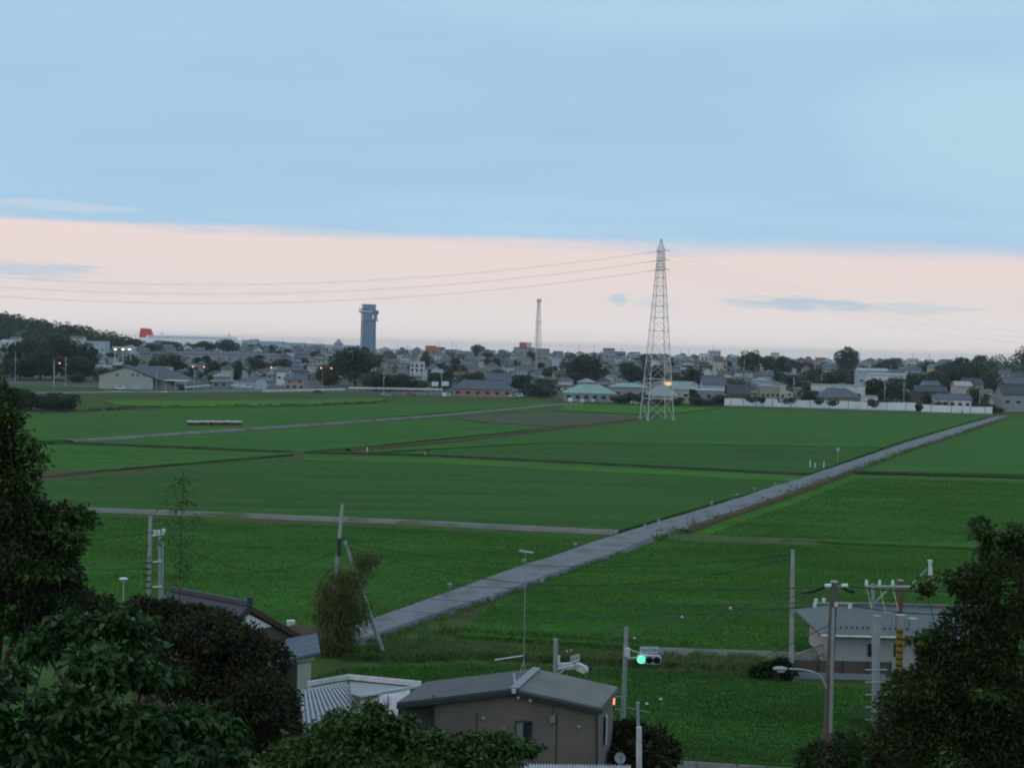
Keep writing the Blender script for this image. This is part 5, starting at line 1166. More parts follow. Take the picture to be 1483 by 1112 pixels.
GLY = [(.10, .26, .02, .48), (.10, .70, .07, .06), (.23, .26, .09, .07), (.23, .48, .07, .06), (.23, .70, .09, .07), (.19, .26, .018, .5), (.27, .26, .018, .5), (.38, .30, .05, .06), (.36, .5, .08, .06), (.38, .3, .016, .42), (.52, .24, .11, .08), (.52, .50, .08, .07), (.52, .76, .10, .07), (.66, .68, .10, .07), (.665, .26, .018, .45), (.78, .26, .018, .5), (.84, .26, .018, .5), (.81, .72, .08, .06), (.81, .48, .07, .05), (.92, .5, .06, .06), (.92, .28, .018, .42)]
t1, t1t, t1b = pole_thing('traffic_light', 'traffic light on a grey pole with its green lamp lit facing the viewer', 907, 909, 902, 1050, 70, .14, .11, 'galv', 0.0, 'traffic light')
m = MB(); m.tube(P(906, 953, 70), P(924, 952, 69.8), .05, None, 8); m.tube(P(906, 938, 70), P(936, 949, 69.8), .025, None, 6); m.build('arm', 'whitesteel', t1)
sax = (P(951, 954.5, 69.6) - P(931, 953.5, 69.6)); signal_head(t1, P(940, 954.5, 69.6), Vector((1, 0, -.02)), Vector((-.05, -1, -.08)), 3, ['lamp_green', None, None], .40)
sign_plate(t1, P(926.5, 946, 69.6), P(953.5, 946, 69.6), .33, GLY)
MB().tube(P(946, 949, 69.62), P(946, 945, 69.62), .02).build('plate_post', 'galv', t1)
c = P(908.5, 944, 69.7); MB().box(c, (.26, .2, .42)).build('control_box', 'whitesteel', t1)
m = MB(); m.tube(P(889, 1008, 70), P(903, 1009, 70), .025); m.tube(P(889, 1026, 70), P(902, 1027, 70), .025); m.build('arm', 'galv', t1)
c = P(885.5, 1019, 69.8); h = MB().box(c, (.36, .22, .76)).build('pedestrian_signal', 'galv', t1)
for dz, mm_ in ((.17, 'lamp_red'), (-.17, 'black')): MB().box(c + Vector((0, -.12, dz)), (.30, .03, .31)).build('lens', mm_, h)
# the standing figure glyph on the red pedestrian lens
g = MB(); cc = c + Vector((0, -.145, .17)); g.ball(cc + Vector((0, 0, .075)), .028, 8, 5, (1, .3, 1)); g.box(cc + Vector((0, 0, .01)), (.07, .012, .09)); g.box(cc + Vector((0, 0, -.07)), (.05, .012, .08)); g.build('standing_figure', emit('figure_light', (1, .75, .6), 10), h)
t2, t2t, t2b = pole_thing('traffic_light', 'traffic light seen edge-on above the brown shed roof with two pale signal heads', 805, 926, 804, 1060, 70, .14, .12, 'galv', 0.0, 'traffic light')
m = MB(); m.tube(P(807, 969, 70), P(836, 962, 69), .05, None, 8); m.tube(P(807, 977, 70), P(818, 969, 69.6), .035, None, 8); m.build('arm', 'whitesteel', t2)
signal_head(t2, P(819, 964, 70.2), Vector((1, .25, 0)), Vector((-.25, 1, -.05)), 3, [None, None, None], .30)
signal_head(t2, P(843, 967, 69), Vector((1, -2.1, 0)), Vector((1, .42, -.05)), 3, [None, None, 'lamp_dimred'], .36)
sign_plate(t2, P(826, 960, 69.2), P(838.5, 957, 68.5), .36, [(x, z * .9 + .05, w, hh) for x, z, w, hh in GLY])
MB().tube(P(833, 966, 69), P(833, 958, 69), .02).build('plate_post', 'galv', t2)
c = P(809, 956, 69.9); MB().box(c, (.14, .14, .5)).build('control_box', 'whitesteel', t2)

# ---------------------------------------------------------------- overhead wires
def wire(a, b, sag, r, label, sleeves=()):
    pts = []
    for i in range(25):
        t = i / 24; p = a.lerp(b, t); p.z -= sag * 4 * t * (1 - t); pts.append(p)
    o = span(pts, r, 'overhead_wire', label, 'overhead wire', 'overhead wires near the road')
    for t in sleeves:
        p = a.lerp(b, t); p.z -= sag * 4 * t * (1 - t); d = (b - a).normalized()
        m = MB(); m.tube(p - d * .06, p + d * .06, .042, .042, 8); s = m.build('wire_sleeve', 'porcelain', None, base=a); s.location = (0, 0, 0); s.parent = o
    return o
def tfor(u, a, b):   # parameter where the straight wire crosses the column u
    lo, hi = 0.0, 1.0
    for _ in range(40):
        md = (lo + hi) / 2; p = a.lerp(b, md); d = p - CAM; uu = W_PX / 2 + F_PX * d.dot(RT) / d.dot(fw)
        lo, hi = (md, hi) if uu < u else (lo, md)
    return lo
a, b = P(240, 772, 84), P(493, 792, 95); wire(a, b, 2.0, .022, 'sagging wire from the transformer pole to the strutted pole'); wire(P(221, 815, 84), P(490, 800, 95), 1.0, .018, 'lower wire from the transformer pole to the strutted pole')
wire(P(-60, 775, 70), P(222, 770, 84), .4, .025, 'wire leaving the transformer pole behind the left tree'); wire(P(-60, 800, 70), P(216, 822, 84), .4, .018, 'lower wire leaving the transformer pole behind the left tree')
wire(P(498, 785, 95), P(1145, 803, 88.5), 1.2, .02, 'upper wire from the strutted pole to the tall concrete pole'); wire(P(497, 790, 95), P(1145, 809, 88.5), 2.2, .02, 'second wire from the strutted pole to the tall concrete pole')
wire(P(488, 835, 95), P(1196, 850, 40), .35, .016, 'wire from the strutted pole to the service pole top'); wire(P(486, 850, 95), P(1182, 872, 40), .5, .016, 'lower wire from the strutted pole to the service pole'); wire(P(484, 868, 95), P(1180, 878, 40), .7, .014, 'lowest wire from the strutted pole to the service pole')
a, b = P(807, 925.5, 70), P(1182, 858, 40); wire(a, b, 0, .012, 'wire with white sleeves from the rear traffic light to the service pole', [tfor(988, a, b), tfor(1058, a, b)])
a, b = P(807, 945, 70), P(1181, 873, 40); wire(a, b, 0, .012, 'lower wire with white sleeves from the rear traffic light', [tfor(821, a, b), tfor(827, a, b), tfor(919, a, b)])
wire(P(1226, 848, 40), P(1560, 830, 36), .3, .018, 'wire from the service pole toward the right tree'); wire(P(1231, 876, 40), P(1560, 872, 36), .3, .016, 'lower wire from the service pole toward the right tree')
a, b = P(926, 1022, 50), P(1200, 905, 40); wire(a, b, 0.15, .012, 'thin wire from the slim pole up to the service pole', [tfor(937, a, b), tfor(957, a, b)])

# ---------------------------------------------------------------- brown shed in front
def brown_shed():
    Y = 58.0; f = lambda u, v: P(u, v, Y)
    apx, eL0, eL, eR = f(743, 993), f(577, 1013), f(629, 1009), f(866, 1020); back = P(772.5, 971, 61.4); dx, dy = back.x - apx.x, 61.4 - Y
    root = empty('brown_shed', (0, Y, gh(0, Y)), 'two-storey brown metal-clad shed with low grey gable roof', 'shed'); zg = -.5; sh = Vector((dx, dy, 0))
    m = MB(); pr = [Vector((eL.x, Y, zg)), Vector((eR.x, Y, zg)), Vector((eR.x, Y, eR.z - .16)), Vector((apx.x, Y, apx.z - .16)), Vector((eL.x, Y, eL.z - .16))]
    m.prism(pr, (0, 0, 0), sh); m.build('wall', 'w_shed', root)
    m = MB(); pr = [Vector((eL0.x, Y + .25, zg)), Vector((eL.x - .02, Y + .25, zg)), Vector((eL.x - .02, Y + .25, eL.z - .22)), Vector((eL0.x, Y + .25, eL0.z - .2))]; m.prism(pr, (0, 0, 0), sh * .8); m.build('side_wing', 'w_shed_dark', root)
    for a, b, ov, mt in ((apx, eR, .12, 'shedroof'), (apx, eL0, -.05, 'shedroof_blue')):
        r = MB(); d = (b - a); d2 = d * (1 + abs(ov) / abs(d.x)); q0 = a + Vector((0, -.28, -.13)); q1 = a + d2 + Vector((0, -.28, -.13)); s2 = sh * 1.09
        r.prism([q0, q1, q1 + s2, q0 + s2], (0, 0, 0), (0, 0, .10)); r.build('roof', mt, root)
        t = MB(); t.prism([q0 + Vector((0, -.03, -.17)), q1 + Vector((0, -.03, -.17)), q1 + Vector((0, -.03, .0)), q0 + Vector((0, -.03, .0))], (0, 0, 0), (0, .06, 0)); t.build('fascia', 'trimdark', root)
    r = MB(); r.prism([apx + Vector((-.16, -.34, -.02)), apx + Vector((.22, -.34, -.03)), apx + Vector((.22, -.34, .01)), apx + Vector((0, -.34, .05)), apx + Vector((-.16, -.34, .02))], (0, 0, 0), sh * 1.10); r.build('ridge_cap', 'roof_grey', root)
    for u, v0_, v1_ in ((628, 1006, 1112), (864.5, 1022, 1112), (578, 1016, 1112)):
        MB().tube(P(u, v0_, Y - .12), P(u, v1_ + 40, Y - .12), .045, None, 8).build('downpipe', 'trimdark', root)
    a, b = f(746.5, 1068), f(770, 1044); wx, wz = (a.x + b.x) / 2, (a.z + b.z) / 2; w, h = b.x - a.x, b.z - a.z
    wd = MB(); 
    for s in (-1, 1): wd.box((wx + s * w / 2, Y - .03, wz), (.05, .1, h + .05)); wd.box((wx, Y - .03, wz + s * h / 2), (w - .05, .1, .05))
    wd.box((wx, Y - .03, wz), (.04, .09, h - .05)); wo = wd.build('window', 'trimdark', root)
    MB().box((wx - w / 4, Y - .012, wz), (w / 2 - .05, .02, h - .06)).build('pane', 'w_grey', wo); MB().box((wx + w / 4, Y - .012, wz), (w / 2 - .05, .02, h - .06)).build('pane', 'window', wo)
    c = f(744, 997); MB().box((c.x, Y - .38, c.z), (.17, .1, .17)).build('junction_box', 'whitesteel', root)
    for u, v in ((751, 1008), (768, 1012)):
        c = f(u, v); l_ = MB(); l_.ball((c.x, Y - .18, c.z), .075, 10, 6); l_.tube((c.x, Y, c.z + .03), (c.x, Y - .18, c.z), .02); l_.build('lamp', 'porcelain', root)
    c = P(881, 1045, 60); MB().box((eR.x + dx * .5 + .03, Y + dy * .5, 4.6), (.08, .9, 1.2)).build('side_window', 'whitesteel', root)
    c = f(800, 1040); mb_ = MB().box((c.x, Y - .07, c.z), (.22, .14, .32)); mb_.build('meter_box', 'w_grey', root)
    m = MB(); m.tube((c.x, Y - .03, c.z + .16), (c.x, Y - .03, f(800, 1008).z), .014, None, 6); m.build('conduit', 'trimdark', root)
    for u, v in ((700, 1040), (838, 1052)):
        c = f(u, v); m = MB(); m.ball((c.x, Y - .02, c.z), .1, 10, 6, (1, .7, .8)); m.build('vent_hood', 'galv', root)
    for u in (690, 806):
        c = f(u, 1060); m = MB(); m.box((c.x, Y - .006, 2.6), (.05, .012, 6.0)); m.build('wall_joint', 'trimdark', root)
    m = MB(); g0_, g1_ = eR + Vector((.14, -.25, -.22)), eR + Vector((.14, -.25, -.22)) + sh * 1.05; m.tube(g0_, g1_, .06, None, 8); m.build('gutter', 'trimdark', root)
    # aerials fixed on the ridge
    c0, c1 = P(747, 992, Y + .3), P(744, 975, Y + .2); an = empty('roof_fin', c0, 'short white upright aerial at the front of the shed ridge', 'aerial'); MB().tube(c0 + Vector((0, 0, -.12)), c1, .055, .04, 8).build('fin', 'whitesteel', an)
    ar = empty('television_aerial', P(759, 975, 60), 'tall thin television aerial mast on the shed ridge', 'aerial'); t = P(761, 797, 60); b = P(758.5, 978, 60)
    MB().tube(b, t, .022, .016, 6).build('mast', 'galv', ar)
    y1 = MB(); a, b2 = P(752, 797, 59.7), P(771, 800, 60.2); y1.tube(a, b2, .018, None, 5)
    for k in range(8): c = a.lerp(b2, k / 7); y1.tube(c + Vector((-.06, -.3, 0)), c + Vector((.06, .3, 0)), .009, None, 4)
    y1.build('upper_yagi', 'whitesteel', ar)
    y2 = MB(); a, b2 = P(717, 955, 59.5), P(757, 949, 60); y2.tube(a, b2, .03, None, 5)
    for k in range(12): c = a.lerp(b2, k / 11); y2.tube(c + Vector((0, -.12, 0)), c + Vector((0, .12, 0)), .012, None, 4)
    y2.build('lower_yagi', 'whitesteel', ar)
    st = MB()
    for k in (-1, 1): st.tube(P(758.5 + k * 5, 974, 60 + .2 * k), P(758.7, 955, 60), .012, None, 4)
    st.build('stay', 'galv', ar)
brown_shed()
# corrugated roof in the lower edge with dish
def lean_to():
    Y = 50; a, b = P(741, 1106, Y), P(914, 1108, Y); root = empty('lean_to', ((a.x + b.x) / 2, Y, gh(2, Y)), 'white corrugated lean-to roof at the bottom edge', 'lean-to'); m = MB(); n_ = 41; vs = []
    for i in range(2 * n_ + 1):
        x = a.x + (b.x - a.x) * i / (2 * n_); z = a.z + (b.z - a.z) * i / (2 * n_) + (.05 if i % 2 else -.05); vs += [(x, Y, z), (x, Y - 3.2, z - .95)]
    m.add(vs, [(2 * i, 2 * i + 1, 2 * i + 3, 2 * i + 2) for i in range(2 * n_)]); m.build('roof_sheet', 'corrlight', root)
    for x in (a.x + .2, b.x - .2):
        for y, dz in ((Y - .1, -.12), (Y - 3.1, -1.0)): MB().box((x, y, (a.z + dz + gh(x, y)) / 2), (.1, .1, a.z + dz - gh(x, y))).build('post', 'galv', root)
    MB().box(((a.x + b.x) / 2, Y - .1, a.z - .13), (b.x - a.x, .08, .1)).build('beam', 'galv', root)
    c = P(898, 1097, 50.3); d = empty('satellite_dish', c, 'grey satellite dish above the corrugated lean-to roof', 'satellite dish'); m = MB(); N = 20; fwd = Vector((.15, -1, .45)).normalized(); s1 = fwd.cross(Vector((0, 0, 1))).normalized(); s2 = s1.cross(fwd); vs = []
    for rr, dp in ((0, -.05), (.09, -.04), (.16, -.02), (.21, .0)):
        for i in range(N): t = 2 * math.pi * i / N; vs.append(c + (s1 * math.cos(t) + s2 * math.sin(t)) * rr + fwd * dp)
    m.add(vs, [(j * N + i, j * N + (i + 1) % N, (j + 1) * N + (i + 1) % N, (j + 1) * N + i) for j in range(3) for i in range(N)]); m.build('dish', 'roof_grey', d, smooth=True)
    m = MB(); m.tube(c - fwd * .05, c - fwd * .1 + Vector((0, 0, -.5)), .025); m.build('mount', 'galv', d); m = MB(); m.tube(c - s2 * .2, c + fwd * .22, .01); m.box(c + fwd * .22, (.05, .05, .05)); m.build('feed_arm', 'trimdark', d)
lean_to()
# pale corrugated shed and carport left of it
def tin_shed():
    Y = 62; root = empty('tin_shed', (-8, Y, gh(-8, Y)), 'pale corrugated carport with white fascia left of the brown shed', 'shed')
    def q3(l): return [P(*t) for t in l]
    r = MB(); A, B, C_, D = q3([(437, 1001, 64), (503, 992, 65.5), (545, 1030, 61), (440, 1050, 58.5)]); n_ = 14; r.prism([A, B, C_, D], (0, 0, 0), (0, 0, -.05)); r.cur = 1
    for i in range(n_ + 1):
        p_, q_2 = A.lerp(B, i / n_), D.lerp(C_, i / n_); w_ = (B - A).normalized() * .045
        r.prism([p_ - w_, p_ + w_, q_2 + w_, q_2 - w_], (0, 0, .003), (0, 0, .07))
    r.build('roof_sheet', ['corr', 'galv'], root)
    for a, b, w in (((445, 994, 65), (505, 983.5, 66.5), .12), ((505, 983.5, 66.5), (610, 994, 63), .12), ((610, 995, 63), (520, 1010, 61), .06)):
        a, b = P(*a), P(*b); m = MB(); m.prism([a, b, b + Vector((0, 0, w * 2)), a + Vector((0, 0, w * 2))], (0, 0, 0), (0, .1, 0)); m.build('fascia', 'whitesteel', root)
    for ps, mt in (([(447, 997, 65.02), (503, 987, 66.4), (503, 993, 66.4), (447, 1003, 65.02)], 'white'), ([(506, 987, 66.4), (600, 996, 63.1), (522, 1009, 61.2), (508, 1004, 62)], 'roof_grey')):
        v = q3(ps); m = MB(); m.prism(v, (0, 0, 0), (0, .06, .02)); m.build('panel', mt, root)
    m = MB(); vs = []; L_ = [(522, 1010), (545, 1006), (570, 1003), (594, 998)]
    for u, v in L_:
        for k in range(5): vs.append(P(u - 3 * k * k * .15 if u > 560 else u, v + k * k * 2.6 + 3 * k, 61.2 - .35 * k + (.8 if u < 560 else 0)))
    m.add(vs, [(5 * i + j, 5 * i + j + 1, 5 * i + j + 6, 5 * i + j + 5) for i in range(3) for j in range(4)]); m.build('tarp', 'tarp', root, smooth=True)
    for u in (535, 548, 562, 580): 
        m = MB(); m.path([P(u, 1006 + k * 10, 61.0 - .25 * k) for k in range(4)], .025, None, 5); m.build('hoop', 'bargebrown', root)
    for u, v, Y_ in ((449, 1000, 64.9), (505, 990, 66.3), (606, 997, 63), (588, 1012, 60.5)):
        p = P(u, v, Y_); MB().box((p.x, p.y, (p.z - .1 + gh(p.x, p.y)) / 2), (.1, .1, p.z - gh(p.x, p.y))).build('post', 'whitesteel', root)
tin_shed()
# tiled house at left
def tiled_house():
    rg = P(362, 880, 75); d = Vector((.80, -.60, 0)); nn = Vector((.60, .80, 0)); L = 6.6; root = empty('tiled_house', (rg.x - 4, 79, 0), 'dark tiled house with a white gable and brown barge boards among trees', 'house')
    rise, half = 2.1, 3.7; zr = rg.z; c = rg - d * .12
    m = MB(); e1, e2 = c + nn * half * .9 - Vector((0, 0, rise)), c - nn * half * .9 - Vector((0, 0, rise)); ap = c - Vector((0, 0, .25))
    dn = lambda p: Vector((p.x, p.y, -.3)); m.prism([dn(e2), dn(e1), e1, ap, e2], (0, 0, 0), -d * (L - 1)); m.build('wall', 'w_brown', root); m = MB(); g0 = ap - Vector((0, 0, .12)); m.prism([g0, g0.lerp(e1, .52), g0.lerp(e2, .52)], d * .02, d * .05); m.build('gable_panel', 'porcelain', root)
    for s in (-1, 1):
        r = MB(); q0, q1 = rg.copy(), rg + nn * s * half * 1.18 - Vector((0, 0, rise * 1.18)); r.prism([q0, q1, q1 - d * L, q0 - d * L], (0, 0, 0), (0, 0, .16)); r.build('roof', 'tile_dark', root)
        b = MB(); b.prism([q0 + d * .02 + Vector((0, 0, .1)), q1 + d * .02 + Vector((0, 0, .1)), q1 + d * .02 - Vector((0, 0, .2)), q0 + d * .02 - Vector((0, 0, .2))], (0, 0, 0), d * .06); b.build('barge_board', 'bargebrown', root)
    r = MB(); r.prism([rg + Vector((0, 0, .14)) + nn * .16, rg + Vector((0, 0, .14)) - nn * .16, rg + Vector((0, 0, .36)) - nn * .1, rg + Vector((0, 0, .36)) + nn * .1], d * .1, -d * L); r.box(rg + Vector((0, 0, .35)), (.28, .28, .5)); r.build('ridge', 'trimdark', root)
    # low hipped porch wing in front
    A, B, C_, D = P(415, 928, 76), P(459, 920, 78), P(464, 948, 74.5), P(398, 962, 72); pr = MB(); pr.prism([A, B, C_, D], (0, 0, 0), (0, 0, .14)); pr.build('porch_roof', 'tile_blue', root)
    b = MB(); a_, b_ = P(388, 966, 72.1), P(452, 956, 74.4); b.prism([a_, b_, b_ + Vector((0, 0, .3)), a_ + Vector((0, 0, .3))], (0, 0, 0), (.1, .2, 0)); b.build('beam', 'w_cream', root)
    a_, b_ = P(431, 962, 73.6), P(447, 960, 74.2); m = MB(); m.prism([a_, b_, Vector((b_.x, b_.y, 0)), Vector((a_.x, a_.y, 0))], (0, 0, 0), (.1, .3, 0)); m.build('porch_wall', 'w_cream', root)
    a_, b_ = P(392, 968, 73.4), P(430, 963, 74.6); m = MB(); m.prism([a_, b_, Vector((b_.x, b_.y, 0)), Vector((a_.x, a_.y, 0))], (0, .8, 0), (.1, 1.1, 0)); m.build('screen_door', 'w_brown', root)
tiled_house()
p = G(421, 911, 0); o = MB().box((p.x, p.y, .3), (.55, .45, .6), .3).box((p.x, p.y, .63), (.6, .5, .06), .3).build('utility_box', 'whitesteel', None, base=(p.x, p.y, 0)); tag(o, 'white box at the field edge beside the tiled house', 'utility box')
q = random.Random(3); m = MB(); vs = []
c = G(436, 922, 0)
for i in range(9):
    for j in range(7):
        x, y = (i - 4) / 4, (j - 3) / 3; h = max(0, 1 - x * x - y * y) * .9 + q.uniform(-.07, .07) * (1 if x * x + y * y < .9 else 0); vs.append((c.x + x * 2.6, c.y + y * 2.2, h))
m.add(vs, [(i * 7 + j, (i + 1) * 7 + j, (i + 1) * 7 + j + 1, i * 7 + j + 1) for i in range(8) for j in range(6)]); o = m.build('soil_heap', 'soil', None, base=(c.x, c.y, 0), smooth=True); tag(o, 'low reddish heap of bare soil beside the road start', 'soil heap')

# house at right
def grey_house():
    Y = 91; e0, e1 = P(1189, 917, Y), P(1400, 925, Y); g0, g1 = P(1212, 873, Y + 4.4), P(1420, 882, Y + 4.4); x0, x1 = e0.x, e1.x; zf = P(1250, 958, Y).z; root = empty('grey_roofed_house', ((x0 + x1) / 2, Y, 0), 'white-walled house with grey-green tiled roof behind service poles', 'house')
    ze, zr = (e0.z + e1.z) / 2, (g0.z + g1.z) / 2; w0, w1 = P(1206, 930, Y + .8).x, P(1390, 930, Y + .8).x
    MB().box(((w0 + w1) / 2, Y + 4.4, (ze + 0) / 2), (w1 - w0, 7.2, ze)).build('wall', 'w_pale', root)
    r = MB(); vs = [(x0, Y, ze), (x1, Y, ze), (x1, Y + 8.8, ze), (x0, Y + 8.8, ze), (g0.x, Y + 4.4, zr), (g1.x, Y + 4.4, zr)]
    vs += [(a, b, c - .14) for a, b, c in vs[:4]]
    r.add(vs, [(0, 1, 5, 4), (1, 2, 5), (2, 3, 4, 5), (3, 0, 4), (6, 7, 1, 0), (7, 8, 2, 1), (8, 9, 3, 2), (9, 6, 0, 3), (9, 8, 7, 6)]); r.build('roof', 'housetile', root)
    MB().box(((g0.x + g1.x) / 2, Y + 4.4, zr + .06), (g1.x - g0.x, .3, .2)).build('ridge', 'housetile', root)
    # snow guards in a row
    m = MB(); mx = 22
    for k in range(mx): x = x0 + .8 + (x1 - x0 - 1.6) * k / mx; t = .22; m.box((x, Y + 4.4 * t, ze + (zr - ze) * t + .06), (.12, .05, .12))
    m.build('snow_guard', 'trimdark', root)
    MB().tube((x0, Y - .08, ze - .06), (x1, Y - .08, ze - .06), .07, None, 8).build('gutter', 'whitesteel', root)
    for u in (1262, 1300, 1345):
        a, b = P(u - 6, 950, Y + .8), P(u + 7, 932, Y + .8); wo = MB().box(((a.x + b.x) / 2, Y + .77, (a.z + b.z) / 2), (b.x - a.x, .1, b.z - a.z)).build('window', 'trimdark', root); MB().box(((a.x + b.x) / 2, Y + .71, (a.z + b.z) / 2), (b.x - a.x - .12, .02, b.z - a.z - .12)).build('pane', 'window', wo)
    f = empty('panel_fence', ((x0 + x1) / 2, Y - 1.5, 0), 'dark brown panel fence on a pale block base before the grey-roofed house', 'fence'); a, b, a2 = P(1150, 955, Y - 1.5), P(1290, 958, Y - 1.5), P(1150, 972, Y - 1.5)
    MB().box(((a.x + b.x) / 2, Y - 1.5, (a.z + a2.z) / 2), (b.x - a.x, .08, a.z - a2.z)).build('panel', 'w_brown', f); MB().box(((a.x + b.x) / 2, Y - 1.5, a2.z / 2 - .02), (b.x - a.x + .2, .2, a2.z - .04)).build('block_base', 'w_grey', f)
    for k in range(5): x = a.x + (b.x - a.x) * k / 4; MB().box((x, Y - 1.58, (a.z + a2.z) / 2), (.08, .08, a.z - a2.z + .1)).build('post', 'trimdark', f)
    f = empty('slat_fence', (x0 - 1, Y + 1.5, 0), 'grey slatted fence slanting up to the grey-roofed house', 'fence'); a, b = P(1152, 948, Y - 1.2), P(1200, 929, Y + 5); m = MB(); n_ = 16
    for k in range(n_): p = a.lerp(b, k / (n_ - 1)); m.box((p.x, p.y, p.z - .45), (.05, .16, .9))
    m.build('slats', 'galv', f); m = MB(); m.tube(a, b, .04); m.tube(a - Vector((0, 0, .7)), b - Vector((0, 0, .7)), .04); m.build('rail', 'galv', f)
grey_house()

# ---------------------------------------------------------------- near trees
def near_tree(name, label, base, top, lobes, n, size, material, r, seed, mode='leaf', aspect=.55, droop=.3, k=8, spread=.6, cat='tree', inner=.5):
    root = empty(name, base, label, cat)
    t = limbs(base, top, lobes, r, seed).build('trunk', 'bark', root)
    if mode == 'leaf': p, d = lobes_pts(lobes, n, seed, inner)
    else: p, d = sprays(lobes, n, seed, k, spread)
    leaf_mesh('crown', p, d, size, material, root, tuple(base), seed, aspect, droop)
    return root
def L3(u, v, Y, ru, rv=None, ry=None):
    """a foliage lobe: pixel centre, distance and pixel radii turned into metres"""
    c = P(u, v, Y); rx = ru * Y / F_PX; rz = (rv or ru) * Y / F_PX; return (c.x, c.y, c.z, rx, ry or max(rx, rz) * .9, rz)
def fbase(u, Y): x = P(u, 1000, Y).x; return Vector((x, Y, gh(x, Y) - .2))
# tall dark tree on the left
lob = [L3(-40, 640, 30, 62, 55), L3(-12, 580, 30, 32, 36), L3(10, 610, 30.5, 22, 20), L3(28, 650, 30, 24, 16), L3(-20, 720, 30, 60, 50), L3(20, 730, 29.5, 40, 40), L3(50, 755, 29.6, 34, 30), L3(92, 745, 30, 22, 16), L3(120, 752, 30.3, 16, 10), L3(80, 790, 30, 40, 32), L3(30, 810, 29.5, 60, 45), L3(-30, 820, 30, 70, 60), L3(90, 830, 30, 30, 28), L3(20, 690, 30, 34, 26), L3(5, 870, 30, 70, 50), L3(80, 865, 30, 44, 30), L3(-60, 560, 30, 30, 34)]
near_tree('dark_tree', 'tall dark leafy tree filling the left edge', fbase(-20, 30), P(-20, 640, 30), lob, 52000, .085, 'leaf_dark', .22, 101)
lob = [L3(40, 640, 29.8, 24, 8), L3(55, 660, 29.6, 14, 8), L3(110, 742, 29.8, 24, 9), L3(125, 757, 29.8, 14, 7), L3(85, 770, 29.4, 30, 12), L3(10, 600, 29.6, 22, 10), L3(30, 700, 29.4, 30, 12), L3(60, 830, 29.2, 40, 14)]
near_tree('young_tree', 'paler leafy shoots sticking out before the tall left tree', fbase(40, 29.5), P(40, 700, 29.6), lob, 420, .13, 'leaf_pale', .05, 117, 'spray', .5, .45, 7, .45)
# far branches sticking out
# dark brownish trees before the tiled house
lob = [L3(230, 905, 46, 50, 34), L3(300, 915, 45, 60, 34), L3(345, 935, 46, 50, 36), L3(390, 955, 47, 36, 34), L3(260, 970, 45, 70, 50), L3(350, 1000, 45, 70, 50), L3(400, 1030, 46, 44, 50), L3(180, 900, 46, 46, 28), L3(140, 880, 47, 34, 22), L3(120, 870, 47, 22, 20), L3(300, 1060, 45, 90, 40), L3(405, 1075, 45, 46, 40), L3(205, 878, 46, 28, 16), L3(240, 880, 46, 26, 14), L3(280, 886, 46, 26, 14), L3(310, 890, 46, 20, 12), L3(215, 884, 46, 26, 16), L3(255, 888, 46, 30, 16), L3(295, 894, 46, 30, 16), L3(328, 902, 46, 24, 16), L3(345, 922, 46.5, 20, 14)]
lob = [(a, b, c_, d * .84, e * .84, f_ * .84) for a, b, c_, d, e, f_ in lob]
near_tree('brown_tree', 'broad dark brownish tree in front of the tiled house', fbase(290, 46), P(300, 930, 46), lob, 52000, .135, 'leaf_brown', .2, 102, droop=.5)
# big-leaved foliage nearest the viewer
lob = [L3(110, 905, 22, 50, 26), L3(170, 900, 22, 46, 24), L3(60, 930, 22, 40, 26), L3(150, 960, 21, 60, 30), L3(215, 975, 21.5, 50, 18), L3(110, 1020, 20.5, 70, 36), L3(40, 1075, 20, 70, 40), L3(190, 1050, 20.5, 60, 36), L3(270, 1040, 21.5, 60, 28), L3(320, 1060, 21.5, 36, 22), L3(250, 1095, 20.5, 70, 30), L3(140, 1100, 20, 70, 30), L3(330, 1100, 21, 40, 28), L3(20, 975, 21, 34, 22), L3(195, 930, 22, 36, 20), L3(-20, 1020, 20, 40, 60)]
near_tree('broadleaf_tree', 'broad-leaved tree with drooping leaf clusters closest to the viewer', fbase(150, 21.5), P(150, 960, 21.5), lob, 1250, .145, 'leaf_broad', .12, 103, 'spray', .5, .9, 22, .42)
# brighter leafy trees along the bottom
lob = [L3(500, 1050, 34, 46, 26), L3(545, 1040, 34, 36, 20), L3(570, 1060, 34, 34, 24), L3(470, 1085, 34, 60, 30), L3(430, 1100, 34, 50, 30), L3(520, 1095, 33.5, 70, 30), L3(540, 1020, 34.3, 14, 10), L3(590, 1045, 34, 20, 14)]
near_tree('leafy_shrub', 'leafy green shrub in front of the tin carport', fbase(500, 34), P(520, 1060, 34), lob, 900, .15, 'leaf_pale', .1, 104, 'spray', .55, .8, 16, .42)
lob = [L3(640, 1080, 34, 46, 24), L3(690, 1075, 34, 40, 20), L3(735, 1080, 34, 36, 18), L3(765, 1082, 34, 20, 10), L3(620, 1100, 33.5, 50, 24), L3(700, 1105, 33.5, 60, 22), L3(600, 1085, 34, 30, 20), L3(625, 1065, 34, 16, 12), L3(725, 1068, 34, 16, 10)]
near_tree('leafy_shrub', 'leafy green shrub overlapping the bottom of the brown shed', fbase(680, 34), P(680, 1090, 34), lob, 900, .15, 'leaf_pale', .1, 105, 'spray', .55, .8, 16, .42)
